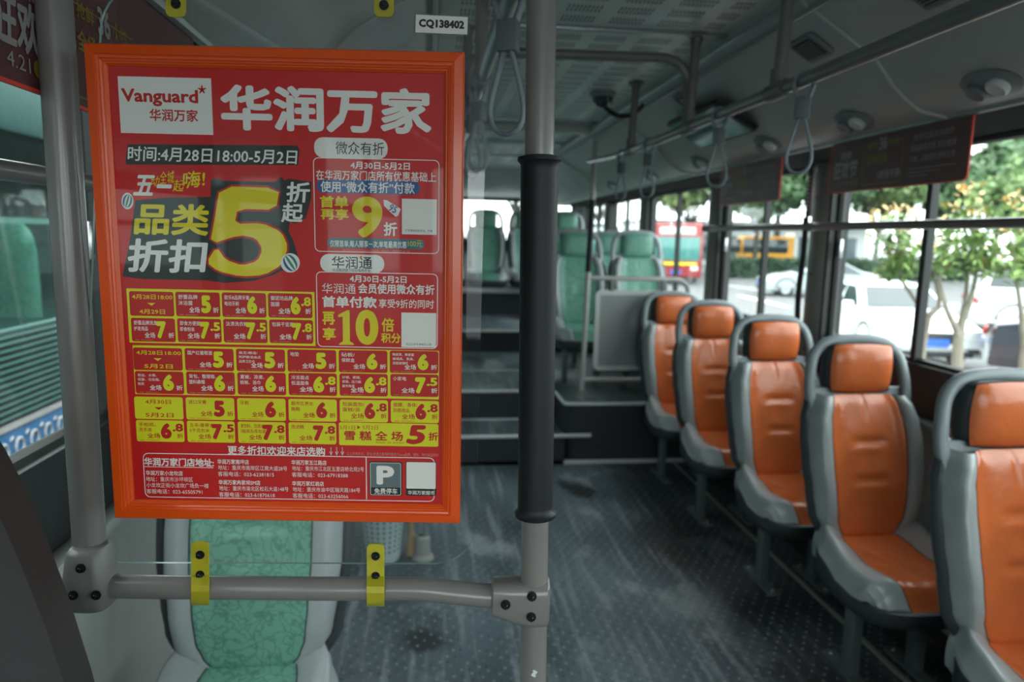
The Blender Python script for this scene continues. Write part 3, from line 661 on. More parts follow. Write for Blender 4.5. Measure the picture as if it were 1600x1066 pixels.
class Print:
    """flat print gathered by colour; local x right, y up, layers lifted by 0.15 mm"""
    def __init__(s): s.b = {}
    def add(s, m, vs, fs):
        V_, F_ = s.b.setdefault(m, ([], [])); n = len(V_); V_.extend(vs); F_.extend([tuple(i+n for i in f) for f in fs])
    def text(s, m, body, cx, cy, w, h, lay=3, bold=.0, shear=0, rot=0):
        vs, fs, x0, y0, x1, y1 = text_poly(body)
        bo = bold*.8; offs = [(0, 0)] if not bo else [(-bo, 0), (bo, 0), (0, bo), (0, -bo)]+([(-bo*.7, bo*.7), (bo*.7, bo*.7), (-bo*.7, -bo*.7), (bo*.7, -bo*.7)] if bo > .02 else [])
        x0 -= bo; x1 += bo; y0 -= bo; y1 += bo
        k = w/(x1-x0); q = h/(y1-y0); mx, my = (x0+x1)/2, (y0+y1)/2
        for n_, (ox, oy) in enumerate(offs):
            out = []
            for v in vs:
                x, y = (v.x+ox-mx)*k, (v.y+oy-my)*q; x += y*shear
                if rot: x, y = x*math.cos(rot)-y*math.sin(rot), x*math.sin(rot)+y*math.cos(rot)
                out.append((cx+x, cy+y, lay*.00015+n_*.000008))
            s.add(m, out, fs)
    def poly(s, m, pts, lay=1): s.add(m, [(x, y, lay*.00015) for x, y in pts], [tuple(range(len(pts)))])
    def rect(s, m, x0, y0, x1, y1, r=0, lay=1):
        if x0 > x1: x0, x1 = x1, x0
        if y0 > y1: y0, y1 = y1, y0
        s.poly(m, rrect(x0, y0, x1, y1, r, 4) if r else [(x0, y0), (x1, y0), (x1, y1), (x0, y1)], lay)
    def outline(s, m, x0, y0, x1, y1, r, t, lay=1):
        a = rrect(x0, y0, x1, y1, r, 4); c = rrect(x0+t, y0+t, x1-t, y1-t, max(r-t, 1e-5), 4); n = len(a)
        s.add(m, [(x, y, lay*.00015) for x, y in a+c], [(i, (i+1) % n, (i+1) % n+n, i+n) for i in range(n)])
    def build(s, parent, names):
        for m, (vs, fs) in s.b.items():
            me = bpy.data.meshes.new(names.get(m, 'print')); me.from_pydata(vs, [], fs); me.materials.append(M[m]); o = bpy.data.objects.new(names.get(m, 'print'), me); COL.objects.link(o); o.parent = parent
            if names.get(m) == 'lettering': o['kind'] = 'stuff'

# ------------------------------------------------------------------ the poster
PCX = V((-.157, .80, 0))
C4 = [onplane(*p, PCX, NT) for p in ((143, 68), (729, 84), (716, 815), (175, 808))]      # TL TR BR BL
ctr = sum(C4, V((0, 0, 0)))/4
ax = ((C4[1]-C4[0])+(C4[2]-C4[3])).normalized(); ay = NT.cross(ax); ay = -ay if ay.z < 0 else ay; az = ax.cross(ay)
W2 = ((C4[1]-C4[0]).length+(C4[2]-C4[3]).length)/4; H2 = ((C4[0]-C4[3]).length+(C4[1]-C4[2]).length)/4
poster = empty('advert_poster', (0, 0, 0), 0, 'large red sale poster in an orange snap frame on the acrylic partition', 'poster')
poster.matrix_world = Matrix(((ax.x, ay.x, az.x, ctr.x), (ax.y, ay.y, az.y, ctr.y), (ax.z, ay.z, az.z, ctr.z), (0, 0, 0, 1)))
# pixel -> poster coordinates: inverse bilinear of the frame's corners, so print keeps to the frame
PX = [(143, 68), (729, 84), (716, 815), (175, 808)]
def pm(px, py):
    u = v = .5
    for _ in range(12):
        x = (1-u)*(1-v)*PX[0][0]+u*(1-v)*PX[1][0]+u*v*PX[2][0]+(1-u)*v*PX[3][0]; y = (1-u)*(1-v)*PX[0][1]+u*(1-v)*PX[1][1]+u*v*PX[2][1]+(1-u)*v*PX[3][1]
        xu = (1-v)*(PX[1][0]-PX[0][0])+v*(PX[2][0]-PX[3][0]); yu = (1-v)*(PX[1][1]-PX[0][1])+v*(PX[2][1]-PX[3][1])
        xv = (1-u)*(PX[3][0]-PX[0][0])+u*(PX[2][0]-PX[1][0]); yv = (1-u)*(PX[3][1]-PX[0][1])+u*(PX[2][1]-PX[1][1])
        dt = xu*yv-xv*yu; dx, dy = px-x, py-y; u += (dx*yv-dy*xv)/dt; v += (xu*dy-yu*dx)/dt
    return (u*2-1)*W2, (1-v*2)*H2
SX, SY = 2*W2/563.5, 2*H2/735.5
FW = .0215
# mitred frame bars
prof = [(0, -.006), (0, .004), (.0015, .0065), (.0105, .0075), (.0112, .0060), (.0118, .0060), (.0125, .0066), (.0142, .0062), (.0148, .0050), (.0155, .0054), (.0172, .0046), (.0178, .0034), (.0188, .0034), (FW, .0008), (FW, -.006)]
cor = [(-W2, H2), (W2, H2), (W2, -H2), (-W2, -H2)]
for i in range(4):
    (x0, y0), (x1, y1) = cor[i], cor[(i+1) % 4]; b = MB(); R_ = []
    for cx, cy in ((x0, y0), (x1, y1)):
        sx_, sy_ = -math.copysign(1, cx), -math.copysign(1, cy)
        R_.append([b.bm.verts.new((cx+sx_*d, cy+sy_*d, h)) for d, h in prof])
    for k in range(len(prof)): b.bm.faces.new((R_[0][k], R_[0][(k+1) % len(prof)], R_[1][(k+1) % len(prof)], R_[1][k]))
    b.bm.faces.new(R_[0]); b.bm.faces.new(R_[1][::-1]); b.build('frame_bar', M['orange_frame'], poster, ang=15)
b = MB(); b.box((0, 0, -.0038), (2*W2-.01, 2*H2-.01, .003)); b.build('back_board', M['charcoal'], poster, smooth=False)
sheet = MB().box((0, 0, -.0015), (2*W2-.03, 2*H2-.03, .001)).build('poster_sheet', M['red_sheet'], poster, smooth=False)
b = MB(); x_, y_ = W2-FW, H2-FW; b.quad((-x_, -y_, .0012), (x_, -y_, .0012), (x_, y_, .0012), (-x_, y_, .0012)); b.build('clear_cover', M['cover'], poster, smooth=False)
P = Print()
Z0 = -.00095
def T(m, body, x0, y0, x1, y1, lay=3, bold=.0, shear=0, rot=0):
    cx, cy = pm((x0+x1)/2, (y0+y1)/2); P.text(m, body, cx, cy, (x1-x0)*SX, (y1-y0)*SY, lay, bold, shear, rot)
def RR(m, x0, y0, x1, y1, r=0, lay=1):
    cx, cy = pm((x0+x1)/2, (y0+y1)/2); w, h = (x1-x0)*SX/2, (y1-y0)*SY/2; P.rect(m, cx-w, cy-h, cx+w, cy+h, r*SX, lay)
def OL(m, x0, y0, x1, y1, r, t, lay=1):
    cx, cy = pm((x0+x1)/2, (y0+y1)/2); w, h = (x1-x0)*SX/2, (y1-y0)*SY/2; P.outline(m, cx-w, cy-h, cx+w, cy+h, r*SX, t*SX, lay)
def PG(m, pts, lay=1): P.poly(m, [pm(*p) for p in pts], lay)
RR('p_white', 193.5, 116, 333, 198)
T('p_red', 'Vanguard', 197, 133, 312, 158, bold=.04)
for k in range(3): T('p_red', '-', 314, 133, 326, 136, rot=k*PI/3+.5) if False else None
for k in range(5):
    a = PI/2+k*2*PI/5; cx, cy = 320, 134
    PG('p_red', [(cx-1.6*math.sin(a), cy-1.6*math.cos(a)), (cx+6.5*math.cos(a)-.8*math.sin(a), cy-6.5*math.sin(a)-.8*math.cos(a)), (cx+6.5*math.cos(a)+.8*math.sin(a), cy-6.5*math.sin(a)+.8*math.cos(a)), (cx+1.6*math.sin(a), cy+1.6*math.cos(a))], 3)
T('p_red', '华润万家', 239, 162, 312, 180, bold=.025)
T('p_white', '华润万家', 353, 130, 672, 197, bold=.045)
def slab(m, pts, lay): PG(m, pts, lay)
PG('p_black', [(203, 213), (466, 216), (470, 222), (467, 245), (200, 243), (199, 238)], 1)
T('p_white', '时间:4月28日18:00-5月2日', 206, 219, 463, 241, bold=.02, shear=.1)
T('p_white', '五', 213, 259, 243, 290, bold=.04, shear=.25); T('p_white', '一', 247, 273, 270, 279, bold=.05, shear=.2)
T('p_yellow', '动', 238, 260, 251, 276, shear=.2); T('p_yellow', '全城', 252, 253, 274, 272, rot=.1, shear=.2); T('p_yellow', '起', 273, 266, 289, 284, shear=.2, bold=.01); T('p_yellow', '嗨!', 288, 253, 322, 278, rot=.12, bold=.015, shear=.2)
# black cloud behind the big words
PG('p_black', [(213, 297), (262, 293), (330, 292), (331, 268), (338, 264), (352, 268), (430, 270), (441, 262), (446, 268), (452, 265), (488, 270), (487, 295), (478, 325), (462, 333), (453, 330), (451, 345), (458, 358), (466, 385), (455, 402), (440, 405), (425, 412), (395, 421), (350, 424), (320, 420), (225, 418), (190, 414), (200, 372), (204, 352), (209, 320)], 1)
T('p_yellow', '品类', 212, 302, 327, 350, bold=.04, shear=.12)
T('p_white', '折扣', 200, 356, 322, 408, bold=.035, shear=.15)
T('p_white', '折', 449, 270, 485, 301, bold=.03, shear=.1, lay=5); T('p_white', '起', 441, 302, 474, 331, bold=.03, shear=.1, lay=5)
five = [(345, 276), (438, 279), (432, 312), (372, 310), (367, 333), (410, 332), (440, 345), (450, 368), (440, 396), (412, 412), (375, 414), (340, 406), (322, 392), (338, 368), (352, 388), (378, 397), (402, 390), (410, 372), (400, 355), (375, 350), (328, 364), (336, 325)]
cx5, cy5 = 388, 345
def smoothpoly(p, n=2):
    for _ in range(n):
        q = []
        for i in range(len(p)):
            a, c = p[i], p[(i+1) % len(p)]; q += [(a[0]*.8+c[0]*.2, a[1]*.8+c[1]*.2), (a[0]*.2+c[0]*.8, a[1]*.2+c[1]*.8)]
        p = q
    return p
def grow(p, d):
    o = []; n = len(p); A = sum(p[i][0]*p[(i+1) % n][1]-p[(i+1) % n][0]*p[i][1] for i in range(n)); sg = 1 if A > 0 else -1
    for i in range(n):
        a, c = V((*p[i-1], 0)), V((*p[(i+1) % n], 0)); t = (c-a).normalized(); o.append((p[i][0]+t.y*d*sg, p[i][1]-t.x*d*sg))
    return o
f5 = smoothpoly(five, 1); PG('p_red', grow(f5, 3.2), 2); PG('p_yellow', f5, 3)
for bx, by, br, ra in ((201, 298, 11, .3), (453, 393, 15, -.6)):
    PG('p_white', [(bx+br*.85*math.cos(t), by+br*1.15*math.sin(t)) for t in (k*PI/12 for k in range(24))] if ra > 0 else [(bx+br*math.cos(t), by+br*math.sin(t)) for t in (k*PI/12 for k in range(24))], 4)
    for j, cm in ((-.55, 'p_blue'), (0, 'p_green'), (.55, 'p_teal')):
        w_ = .14; pts = []
        for k in range(9): t = -1+2*k/8; pts.append(((j+w_)*math.sqrt(max(0, 1-t*t))*1, t))
        for k in range(9): t = 1-2*k/8; pts.append(((j-w_)*math.sqrt(max(0, 1-t*t)), t))
        PG(cm, [(bx+br*.93*(x*math.cos(ra)-y*math.sin(ra)), by+br*.97*(x*math.sin(ra)+y*math.cos(ra))) for x, y in pts], 5)
# pay boxes
RR('p_white', 494, 205, 606, 235, 13); T('p_black', '微众有折', 527, 211, 601, 230)
OL('p_white', 492.5, 235.5, 686, 378, 8, 1.3)
T('p_white', '4月30日-5月2日', 550, 241, 641, 252, bold=.03); T('p_white', '在华润万家门店所有优惠基础上', 497, 254, 681, 269, bold=.015)
RR('p_blue', 497, 268, 656, 288, 10, 1); T('p_white', '使用“微众有折”付款', 503, 270, 648, 287, bold=.02)
T('p_yellow', '首单', 501, 291, 545, 309, bold=.045); T('p_yellow', '再享', 502, 310, 545, 327, bold=.045)
T('p_yellow', '9', 551, 292, 598, 355, bold=.05); T('p_white', '折', 600, 331, 621, 352, bold=.04)
PG('p_white', [(600, 297), (606, 298), (627, 311), (623, 321), (619, 323), (612, 317), (601, 306)], 2); T('p_blue', '95', 609, 305, 621, 316, bold=.03, rot=-.5, lay=3)
RR('p_white', 629, 296, 683, 350, 0, 2); T('p_black', '打开微信扫码关注，开通', 634, 342, 676, 346)
RR('p_teal', 512, 356, 663, 371, 7, 1); T('p_white', '仅限首单,每人限享一次,单笔最高优惠', 516, 359, 635, 370, bold=.02); T('p_yellow', '100元', 638, 359, 660, 369)
T('p_pink', '微众有折优惠不与其他优惠同享，限付卡，请提前咨询门店', 536, 373, 640, 377)
RR('p_white', 500, 380, 600, 408, 13); T('p_black', '华润通', 518, 383, 581, 402, bold=.01); T('p_black', '华润集团旗下综合电商平台', 519, 402, 578, 407); PG('p_orange', [(564+2.2*math.cos(k), 384+2.2*math.sin(k)) for k in range(6)], 4)
OL('p_white', 493, 408, 684, 527, 8, 1.3)
T('p_white', '4月30日-5月2日', 546, 413, 635, 424, bold=.03); T('p_white', '华润通', 502, 425, 555, 441); T('p_white', '会员使用微众有折', 559, 426, 679, 442, bold=.03)
T('p_white', '首单付款', 502, 445, 588, 463, bold=.04); T('p_white', '享受9折的同时', 591, 450, 678, 464, bold=.015)
T('p_yellow', '再', 502, 469, 522, 490, bold=.045); T('p_yellow', '享', 502, 494, 523, 514, bold=.045); PG('p_yellow', [(527, 474), (541, 467), (545, 467), (545, 516), (551, 520), (551, 522), (528, 522), (528, 520), (534, 516), (534, 477), (527, 478)], 3); T('p_yellow', '0', 554, 466, 590, 522, bold=.06)
T('p_yellow', '倍', 595, 479, 615, 501, bold=.03); T('p_yellow', '积分', 594, 503, 625, 519, bold=.03)
RR('p_white', 626, 471, 681, 526, 0, 2); T('p_black', '关注公众号,神秘马上到', 633, 519, 673, 523)
# price grids
def cell_text(x0, y0, x1, y1, lines, big, small, tm, nm):
    w, h = x1-x0, y1-y0; n = len(lines); s = .185 if n < 3 else .13
    mx = max(len(t) for t in lines); cw = min(h*s*1.05, w*(.50 if mx < 7 else .56)/mx)
    for i, t in enumerate(lines): 
        T(tm, t, x0+w*.06, y0+h*(.10+i*(s+.06)), x0+w*.06+cw*len(t), y0+h*(.10+i*(s+.06)+s), bold=.01)
    T(tm, '全场', x0+w*.23 if small else x0+w*.30, y0+h*.60, x0+w*.50 if small else x0+w*.54, y0+h*.84, bold=.02)
    bx = (x0+w*.51 if small else x0+w*.57); T(nm, big, bx, y0+h*.13, bx+w*.225, y0+h*.86, bold=.085, lay=4)
    if small: T(nm, small, bx+w*.24, y0+h*.15, x1-w*.03, y0+h*.52, bold=.05, lay=4)
    T(tm, '折', x0+w*.84, y0+h*.62, x0+w*.97, y0+h*.84, bold=.02)
    T('p_pink' if tm == 'p_white' else 'p_red', '（烟酒、特价商品除外）', x0+w*.07, y0+h*.90, x0+w*.5, y0+h*.955)
def date_cell(x0, y0, x1, y1, a, c, m):
    w, h = x1-x0, y1-y0; T(m, a, x0+w*(.06 if len(a) > 6 else .22), y0+h*.12, x1-w*(.03 if len(a) > 6 else .25), y0+h*.32, bold=.015); T(m, c, x0+w*.22, y0+h*.72, x1-w*.2, y0+h*.92, bold=.015)
    cx = (x0+x1)/2; PG(m, [(cx-7, y0+h*.46), (cx+6, y0+h*.46), (cx, y0+h*.58)], 3)
def row(x0, x1, yl, yr, h, cells, cm, tm, nm, widths=None):
    n = len(cells); xs = [x0+(x1-x0)*k/n for k in range(n+1)] if not widths else widths
    for k, c in enumerate(cells):
        a, d = xs[k]+1.5, xs[k+1]-1.5; y = yl+(yr-yl)*((a+d)/2-x0)/(x1-x0)
        RR(cm, a, y+1, d, y+h-1, 3.5, 2)
        if c is None: continue
        if len(c) == 2: date_cell(a, y+1, d, y+h-1, c[0], c[1], nm if nm == 'p_red' else 'p_yellow')
        else: cell_text(a, y+1, d, y+h-1, c[0], c[1], c[2], tm, nm)
RR('p_cell', 197, 435.5, 491, 521, 1, 1)
row(199, 488, 436, 440, 40.5, [('4月28日18:00', '4月29日'), (['舒蕾品牌', '沐浴露'], '5', ''), (['欧乐B品牌牙膏', '电动牙刷'], '6', ''), (['御泥坊品牌', '面膜'], '6', '.8')], 'p_red', 'p_white', 'p_cell')
row(201, 489, 478, 481.5, 39.5, [(['舒蕾品牌洗发/', '护发用品'], '7', ''), (['即食方便面、', '即食粉丝'], '7', '.5'), (['汰渍洗衣粉'], '7', '.5'), (['包装干坚果'], '7', '.8')], 'p_red', 'p_white', 'p_cell')
RR('p_cell', 202, 527, 688, 606, 1, 1)
row(203, 686, 525.5, 531, 38, [('4月28日18:00', '5月2日'), (['国产红葡萄酒'], '5', ''), (['高芝/棉洁/', '阿萨娜/自由点', '品牌卫生巾'], '5', ''), (['地垫'], '5', ''), (['砧板/', '保鲜盒'], '6', ''), (['陶瓷煲、陶瓷套', '玻璃具、茶具、', '双层玻璃杯'], '6', '')], 'p_red', 'p_white', 'p_cell')
row(205, 686, 563.5, 568.5, 38.5, [(['脸盆、水桶、', '纸篓、垃圾箱、', '拖把'], '6', ''), (['背包、整理箱、', '塑料晨帽'], '6', ''), (['夏被、凉席、', '蚊帐、浴巾'], '6', ''), (['冷冻面点', '低温面条'], '6', '.8'), (['炒锅、蒸锅、', '煎锅、压力锅', '散件陶瓷'], '6', '.8'), (['小家电'], '7', '.5')], 'p_red', 'p_white', 'p_cell')
row(203, 686.5, 605, 611.5, 38.5, [('4月30日', '5月2日'), (['进口牙膏'], '5', ''), (['牙刷'], '6', ''), (['超市区男女', '拖鞋'], '6', ''), (['包装面包/', '蛋糕/派'], '6', '.8'), (['面膜、香体/', '防晒用品'], '6', '.8')], 'p_cell', 'p_red', 'p_red')
row(205, 524, 643.5, 648, 37.5, [(['手帕纸、', '洗手液'], '6', '.8'), (['五丰/曼蒂吉', '5千克包米'], '7', '.5'), (['茶饮料、饮用水', '（箱装及原包装）'], '7', '.8'), (['洗洁精'], '7', '.8')], 'p_cell', 'p_red', 'p_red')
RR('p_cell', 524, 649, 685, 687, 3, 2)
T('p_red', '5月1日', 527, 653, 552, 660); PG('p_red', [(555, 653), (555, 659), (560, 656)], 3); T('p_red', '5月2日', 563, 653, 588, 660); T('p_red', '雪 糕 全 场', 533, 662, 628, 678, bold=.03); T('p_red', '5', 634, 652, 663, 684, bold=.06, shear=.2, lay=4); T('p_red', '折', 667, 664, 683, 678, bold=.03); T('p_red', '（除哈根达斯、雪糕、特价商品除外）', 583, 680, 630, 683)
T('p_white', '更多折扣欢迎来店选购', 348, 688, 506, 703, bold=.025)
for xx in (513, 522, 531): T('p_white', '↓', xx-2.5, 689, xx+2.5, 703)
T('p_pink', '以上所有折扣，茅台/汾酒之家/特约组合/Tesco品牌、烟标、特价商品除外', 536, 698, 685, 704)
OL('p_white', 210, 703, 684, 778, 9, 1.3); RR('p_white', 567.5, 706, 569, 777, 0, 1)
T('p_white', '华润万家门店地址:', 217, 708, 330, 722, bold=.035); RR('p_white', 217, 723, 329, 724, 0, 2)
def addr(x, y, name, l1, tel, w1, w2, l2=None):
    T('p_white', name, x, y, x+w1, y+8.2, bold=.02)
    T('p_white', l1, x, y+10.5, x+w2, y+18.5); k = y+21
    if l2: T('p_white', l2, x, k, x+101, k+8); k += 10.5
    T('p_white', '客服电话：'+tel, x, k, x+91, k+8)
addr(220, 729.5, '华润万家小龙坎店', '地址：重庆市沙坪坝区', '023-65505791', 60, 76, '小龙坎正街小龙坎广场负一楼')
addr(333, 710, '华润万家南坪店', '地址：重庆市南岸区江南大道28号', '023-62381815', 51, 112); addr(334, 745, '华润万家冉家坝SM店', '地址：重庆市渝北区松石大道148号', '023-61870618', 68, 113)
addr(449.5, 711, '华润万家五江路店', '地址：重庆市江北区五里店桥北苑2号', '023-67918388', 57, 117); addr(450, 746.5, '华润万家红岩店', '地址：重庆市渝中区瑞天路184号', '023-63256066', 52, 110)
RR('p_black', 572, 713, 626, 771, 3, 1); OL('p_white', 573.5, 715, 624, 770, 2.5, .8, 2); RR('p_grey', 574.5, 716, 623, 757, 0, 2); T('p_white', 'P', 584, 720, 613, 752, bold=.06, lay=4); T('p_white', '免费停车', 580, 758, 618, 768, bold=.02)
RR('p_black', 630, 713, 680, 771, 3, 1); RR('p_white', 631, 714, 679, 759, 2, 2); T('p_white', '华润万家超市', 633, 762, 677, 769, bold=.02)
for m in P.b: P.b[m] = ([(x, y, z+Z0) for x, y, z in P.b[m][0]], P.b[m][1])
P.build(sheet, dict(p_white='white_print', p_yellow='yellow_print', p_black='black_print', p_red='red_print', p_blue='blue_print', p_orange='orange_print', p_cell='lime_print', p_grey='grey_print', p_green='green_print', p_teal='teal_print', p_pink='pink_print'))
# number label on the partition
lb = empty('number_label', (0, 0, 0), 0, 'white sticker reading CQ138402 on the acrylic sheet', 'label')
lc = part(690, 38.5, .0075); lb.matrix_world = Matrix(((AT.x, 0, -NT.x, lc.x), (AT.y, 0, -NT.y, lc.y), (0, 1, 0, lc.z), (0, 0, 0, 1)))
lb.rotation_euler.rotate_axis('Z', -.022)
sc_ = (part(731, 38, .0075)-part(650, 38, .0075)).length/2
st = MB().box((0, 0, -.0002), (2*sc_, .0185, .0004)).build('sticker', M['p_white'], lb, smooth=False)
Q = Print(); Q.text('p_black', 'CQ138402', 0, 0, 2*sc_*.88, .0100, 2, .07); Q.outline('p_grey', -sc_-.0015, -.0105, sc_+.0015, .0105, .001, .0006, 1); Q.build(st, dict(p_black='lettering', p_grey='border'))

# ------------------------------------------------------------------ hanging adverts
def advert(x, ya, yb_, z0, z1, face, label, mats, uv=None, yo=0):
    """face=-1: print faces -X (seat side), +1: faces +X"""
    e = empty('hanging_advert', (x, (ya+yb_)/2, (z0+z1)/2), 0, label, 'advert', 'red adverts hanging under the cove')
    L, H = (yb_-ya)/2, (z1-z0)/2; mr, mt_, my_ = mats
    R = Matrix(((0, 0, face, 0), (face, 0, 0, 0), (0, 1, 0, 0), (0, 0, 0, 1)))     # local x along the bus, reading left to right
    if face < 0: R = Matrix(((0, 0, -1, 0), (-1, 0, 0, 0), (0, 1, 0, 0), (0, 0, 0, 1)))
    e.matrix_world = Matrix.Translation(e.location) @ R
    b = MB(); b.prism(rrect(-L, -H, L, H, .018), .004, Matrix.Translation((0, 0, -.002))); sh = b.build('advert_board', M[mr], e, smooth=False)
    b = MB(); a = rrect(-L-.003, -H-.003, L+.003, H+.003, .02); c = rrect(-L+.001, -H+.001, L-.001, H-.001, .017); n = len(a)
    for zz in (-.0025, .0025):
        va = [b.bm.verts.new((*p, zz)) for p in a]; vc = [b.bm.verts.new((*p, zz)) for p in c]
        for i in range(n): b.bm.faces.new((va[i], va[(i+1) % n], vc[(i+1) % n], vc[i]))
        if zz < 0: v0 = va
    for i in range(n): b.bm.faces.new((v0[i], v0[(i+1) % n], va[(i+1) % n], va[i]))
    b.build('red_edge', M['adedge'], e, smooth=False)
    q = Print(); u, v = uv or (L/.3, H/.085)
    q.text(mt_, '购物', -.215*u, .030*v, .055*u, .028*v, 20, .03, .15); q.text(mt_, '狂欢节', -.215*u, -.016*v, .125*u, .060*v, 20, .04, .1); 
    q.text(mt_, '4.21', -.238*u, -.058*v, .042*u, .017*v, 20); q.text(mt_, '4.23', -.165*u, -.058*v, .042*u, .017*v, 20); q.poly(my_, [(-.202*u+.0095*math.cos(k*PI/8), -.058*v+.0095*math.sin(k*PI/8)) for k in range(16)], 20)
    q.outline(my_, -.125*u, -.072*v, .055*u, .050*v, .002, .0022, 20)
    q.text(my_, '抢鲜', -.085*u, .044*v, .045*u, .022*v, 20, .02); q.text(mt_, '36', -.035*u, .046*v, .035*u, .038*v, 20, .04); q.text(my_, '小时', .012*u, .046*v, .045*u, .022*v, 20, .02)
    q.text(my_, '全场低至', -.06*u, .004*v, .10*u, .028*v, 20, .03); q.text(mt_, '5折抢不停', .0*u, -.045*v, .10*u, .026*v, 20, .03)
    for k, t in enumerate(('全场正品天天低价', '爆品直降到底 狂欢盛典', '下单，立即享受限时优惠')): q.text(mt_, t, .17*u, (.045-.03*k)*v, (.15+.02*(k > 0))*u, .017*v, 20)
    for k in range(3): q.rect(mt_, .08*u, (-.042-.01*k)*v, (.26-.05*k)*u, (-.0405-.01*k)*v, 0, 20)
    for m in q.b: q.b[m] = ([(x_, y_+yo, z_) for x_, y_, z_ in q.b[m][0]], q.b[m][1])
    q.build(sh, {mt_: 'lettering', my_: 'lettering'})
    return e
DM = ('adred', 'adtext', 'adyel')
za, zb_ = at(1305, 303, x=1.415).z, 1.805
advert(1.432, at(1516, 230, x=1.432).y, at(1299, 260, x=1.432).y, .5*(za+at(1515, 275, x=1.415).z), zb_, -1, 'red-edged hanging advert reading 36, nearest to the bare window', DM)
advert(1.432, at(1220, 280, x=1.432).y, at(1126, 290, x=1.432).y, .5*(za+at(1515, 275, x=1.415).z)-.005, zb_, -1, 'crumpled maroon hanging advert farther along, above the guard bar', DM)
DM2 = ('adred2', 'adtext2', 'adyel2')
advert(-.43, .742, 1.398, 1.597, 1.805, 1, 'dark red hanging advert with large white characters behind the partition pole', DM2, (1.03, .92), -.028)
for s_, xx in ((1, 1.75),):
    pass
# strap with white beads on the pillar
e = empty('beaded_strap', (1.70, 3.06, 1.66), 0, 'dark red ribbed strap with white beads hanging on the window pillar', 'strap')
b = MB(); b.box((0, 0, 0), (.018, .035, .20), bev=.005); b.build('band', mat('dark_maroon_band', (.05, .022, .022), .5), e)
for k in range(9):
    b = MB(); b.box((-.011, -.004, .075-.018*k), (.006, .010, .006), bev=.001); b.build('bead', M['white'], e)
b = MB(); b.box((0, 0, .115), (.024, .05, .05), bev=.005); b.build('holder', M['black'], e)
b = MB(); b.tube(fillet([(0, .02, -.1), (.01, .03, -.25), (.005, .045, -.45), (.005, .03, -.6), (0.01, .05, -.84)], .1, 5), .010, 8, flat=2); b.build('tail', mat('dark_brown_curtain', (.035, .03, .03), .7), e)
# ------------------------------------------------------------------ seats
def smst(a, b_, x): t = max(0, min(1, (x-a)/(b_-a))); return t*t*(3-2*t)
def lerpt(tab, x):
    if x <= tab[0][0]: return tab[0][1]
    for (a, va), (b_, vb) in zip(tab, tab[1:]):
        if x <= b_: t = (x-a)/(b_-a); t = t*t*(3-2*t); return va+(vb-va)*t
    return tab[-1][1]
BW = [(.395, .05), (.405, .09), (.42, .125), (.45, .168), (.50, .192), (.58, .203), (.68, .214), (.76, .216), (.83, .209), (.88, .192), (.915, .172)]
def back_y(z): return .165+(z-.40)*.20+.10*max(0, z-.80)**1.3-.02*math.sin(max(0, min(1, (z-.4)/.5))*PI)
def back_pt(x, z, off=0):
    w = lerpt(BW, z); u = x/w; au = min(1, abs(u))
    y = back_y(z)-.030
    y -= .034*math.exp(-((au-.80)/.20)**2)*smst(.40, .55, z)           # side bolsters
    y += .055*smst(.86, 1.0, au)                                       # roll back to the shell
    y += .020*smst(.885, .925, z)+.02*smst(.44, .40, z)
    y += .006*math.exp(-((au-.645)/.03)**2)                            # seam
    for zc in (.755, .625):
        y += .011*math.exp(-((z-zc)/.011)**2)*smst(.085, .03, abs(x-.005)) - .004*math.exp(-((z-zc+.022)/.015)**2)*smst(.085, .03, abs(x))
    y += .005*math.exp(-(x/.005)**2)*smst(.80, .86, z)
    y += .006*math.exp(-(x/.035)**2)*math.exp(-((z-.69)/.05)**2)
    y += .0018*mnoise.noise(V((x*14, z*9, 3)))
    return V((x, y-off, z))
def cush_pt(u, v, off=0):
    """u -1..1 across, v 0 (back) .. 1 (front)"""
    hw = lerpt([(0, .175), (.25, .208), (.6, .220), (.85, .210), (1, .170)], v); x = u*hw; au = abs(u)
    y = .185-.425*v+ .02*au*au*smst(.7, 1, v)*1.5
    z = .432-.022*smst(0, .5, v)+.012*smst(.5, .9, v)-.075*smst(.86, 1.0, v)**1.5
    z += .055*smst(.5, .9, au)*smst(.75, .0, v) + .012*math.exp(-((au-.7)/.2)**2)
    z -= .065*smst(.88, 1.0, au)*(1-.75*smst(.6, 1, v))
    z -= .005*math.exp(-((au-.54)/.025)**2)
    z += .0035*mnoise.noise(V((x*22+y*8, y*10, 1)))*smst(0, .4, v)
    return V((x, y, z+off))
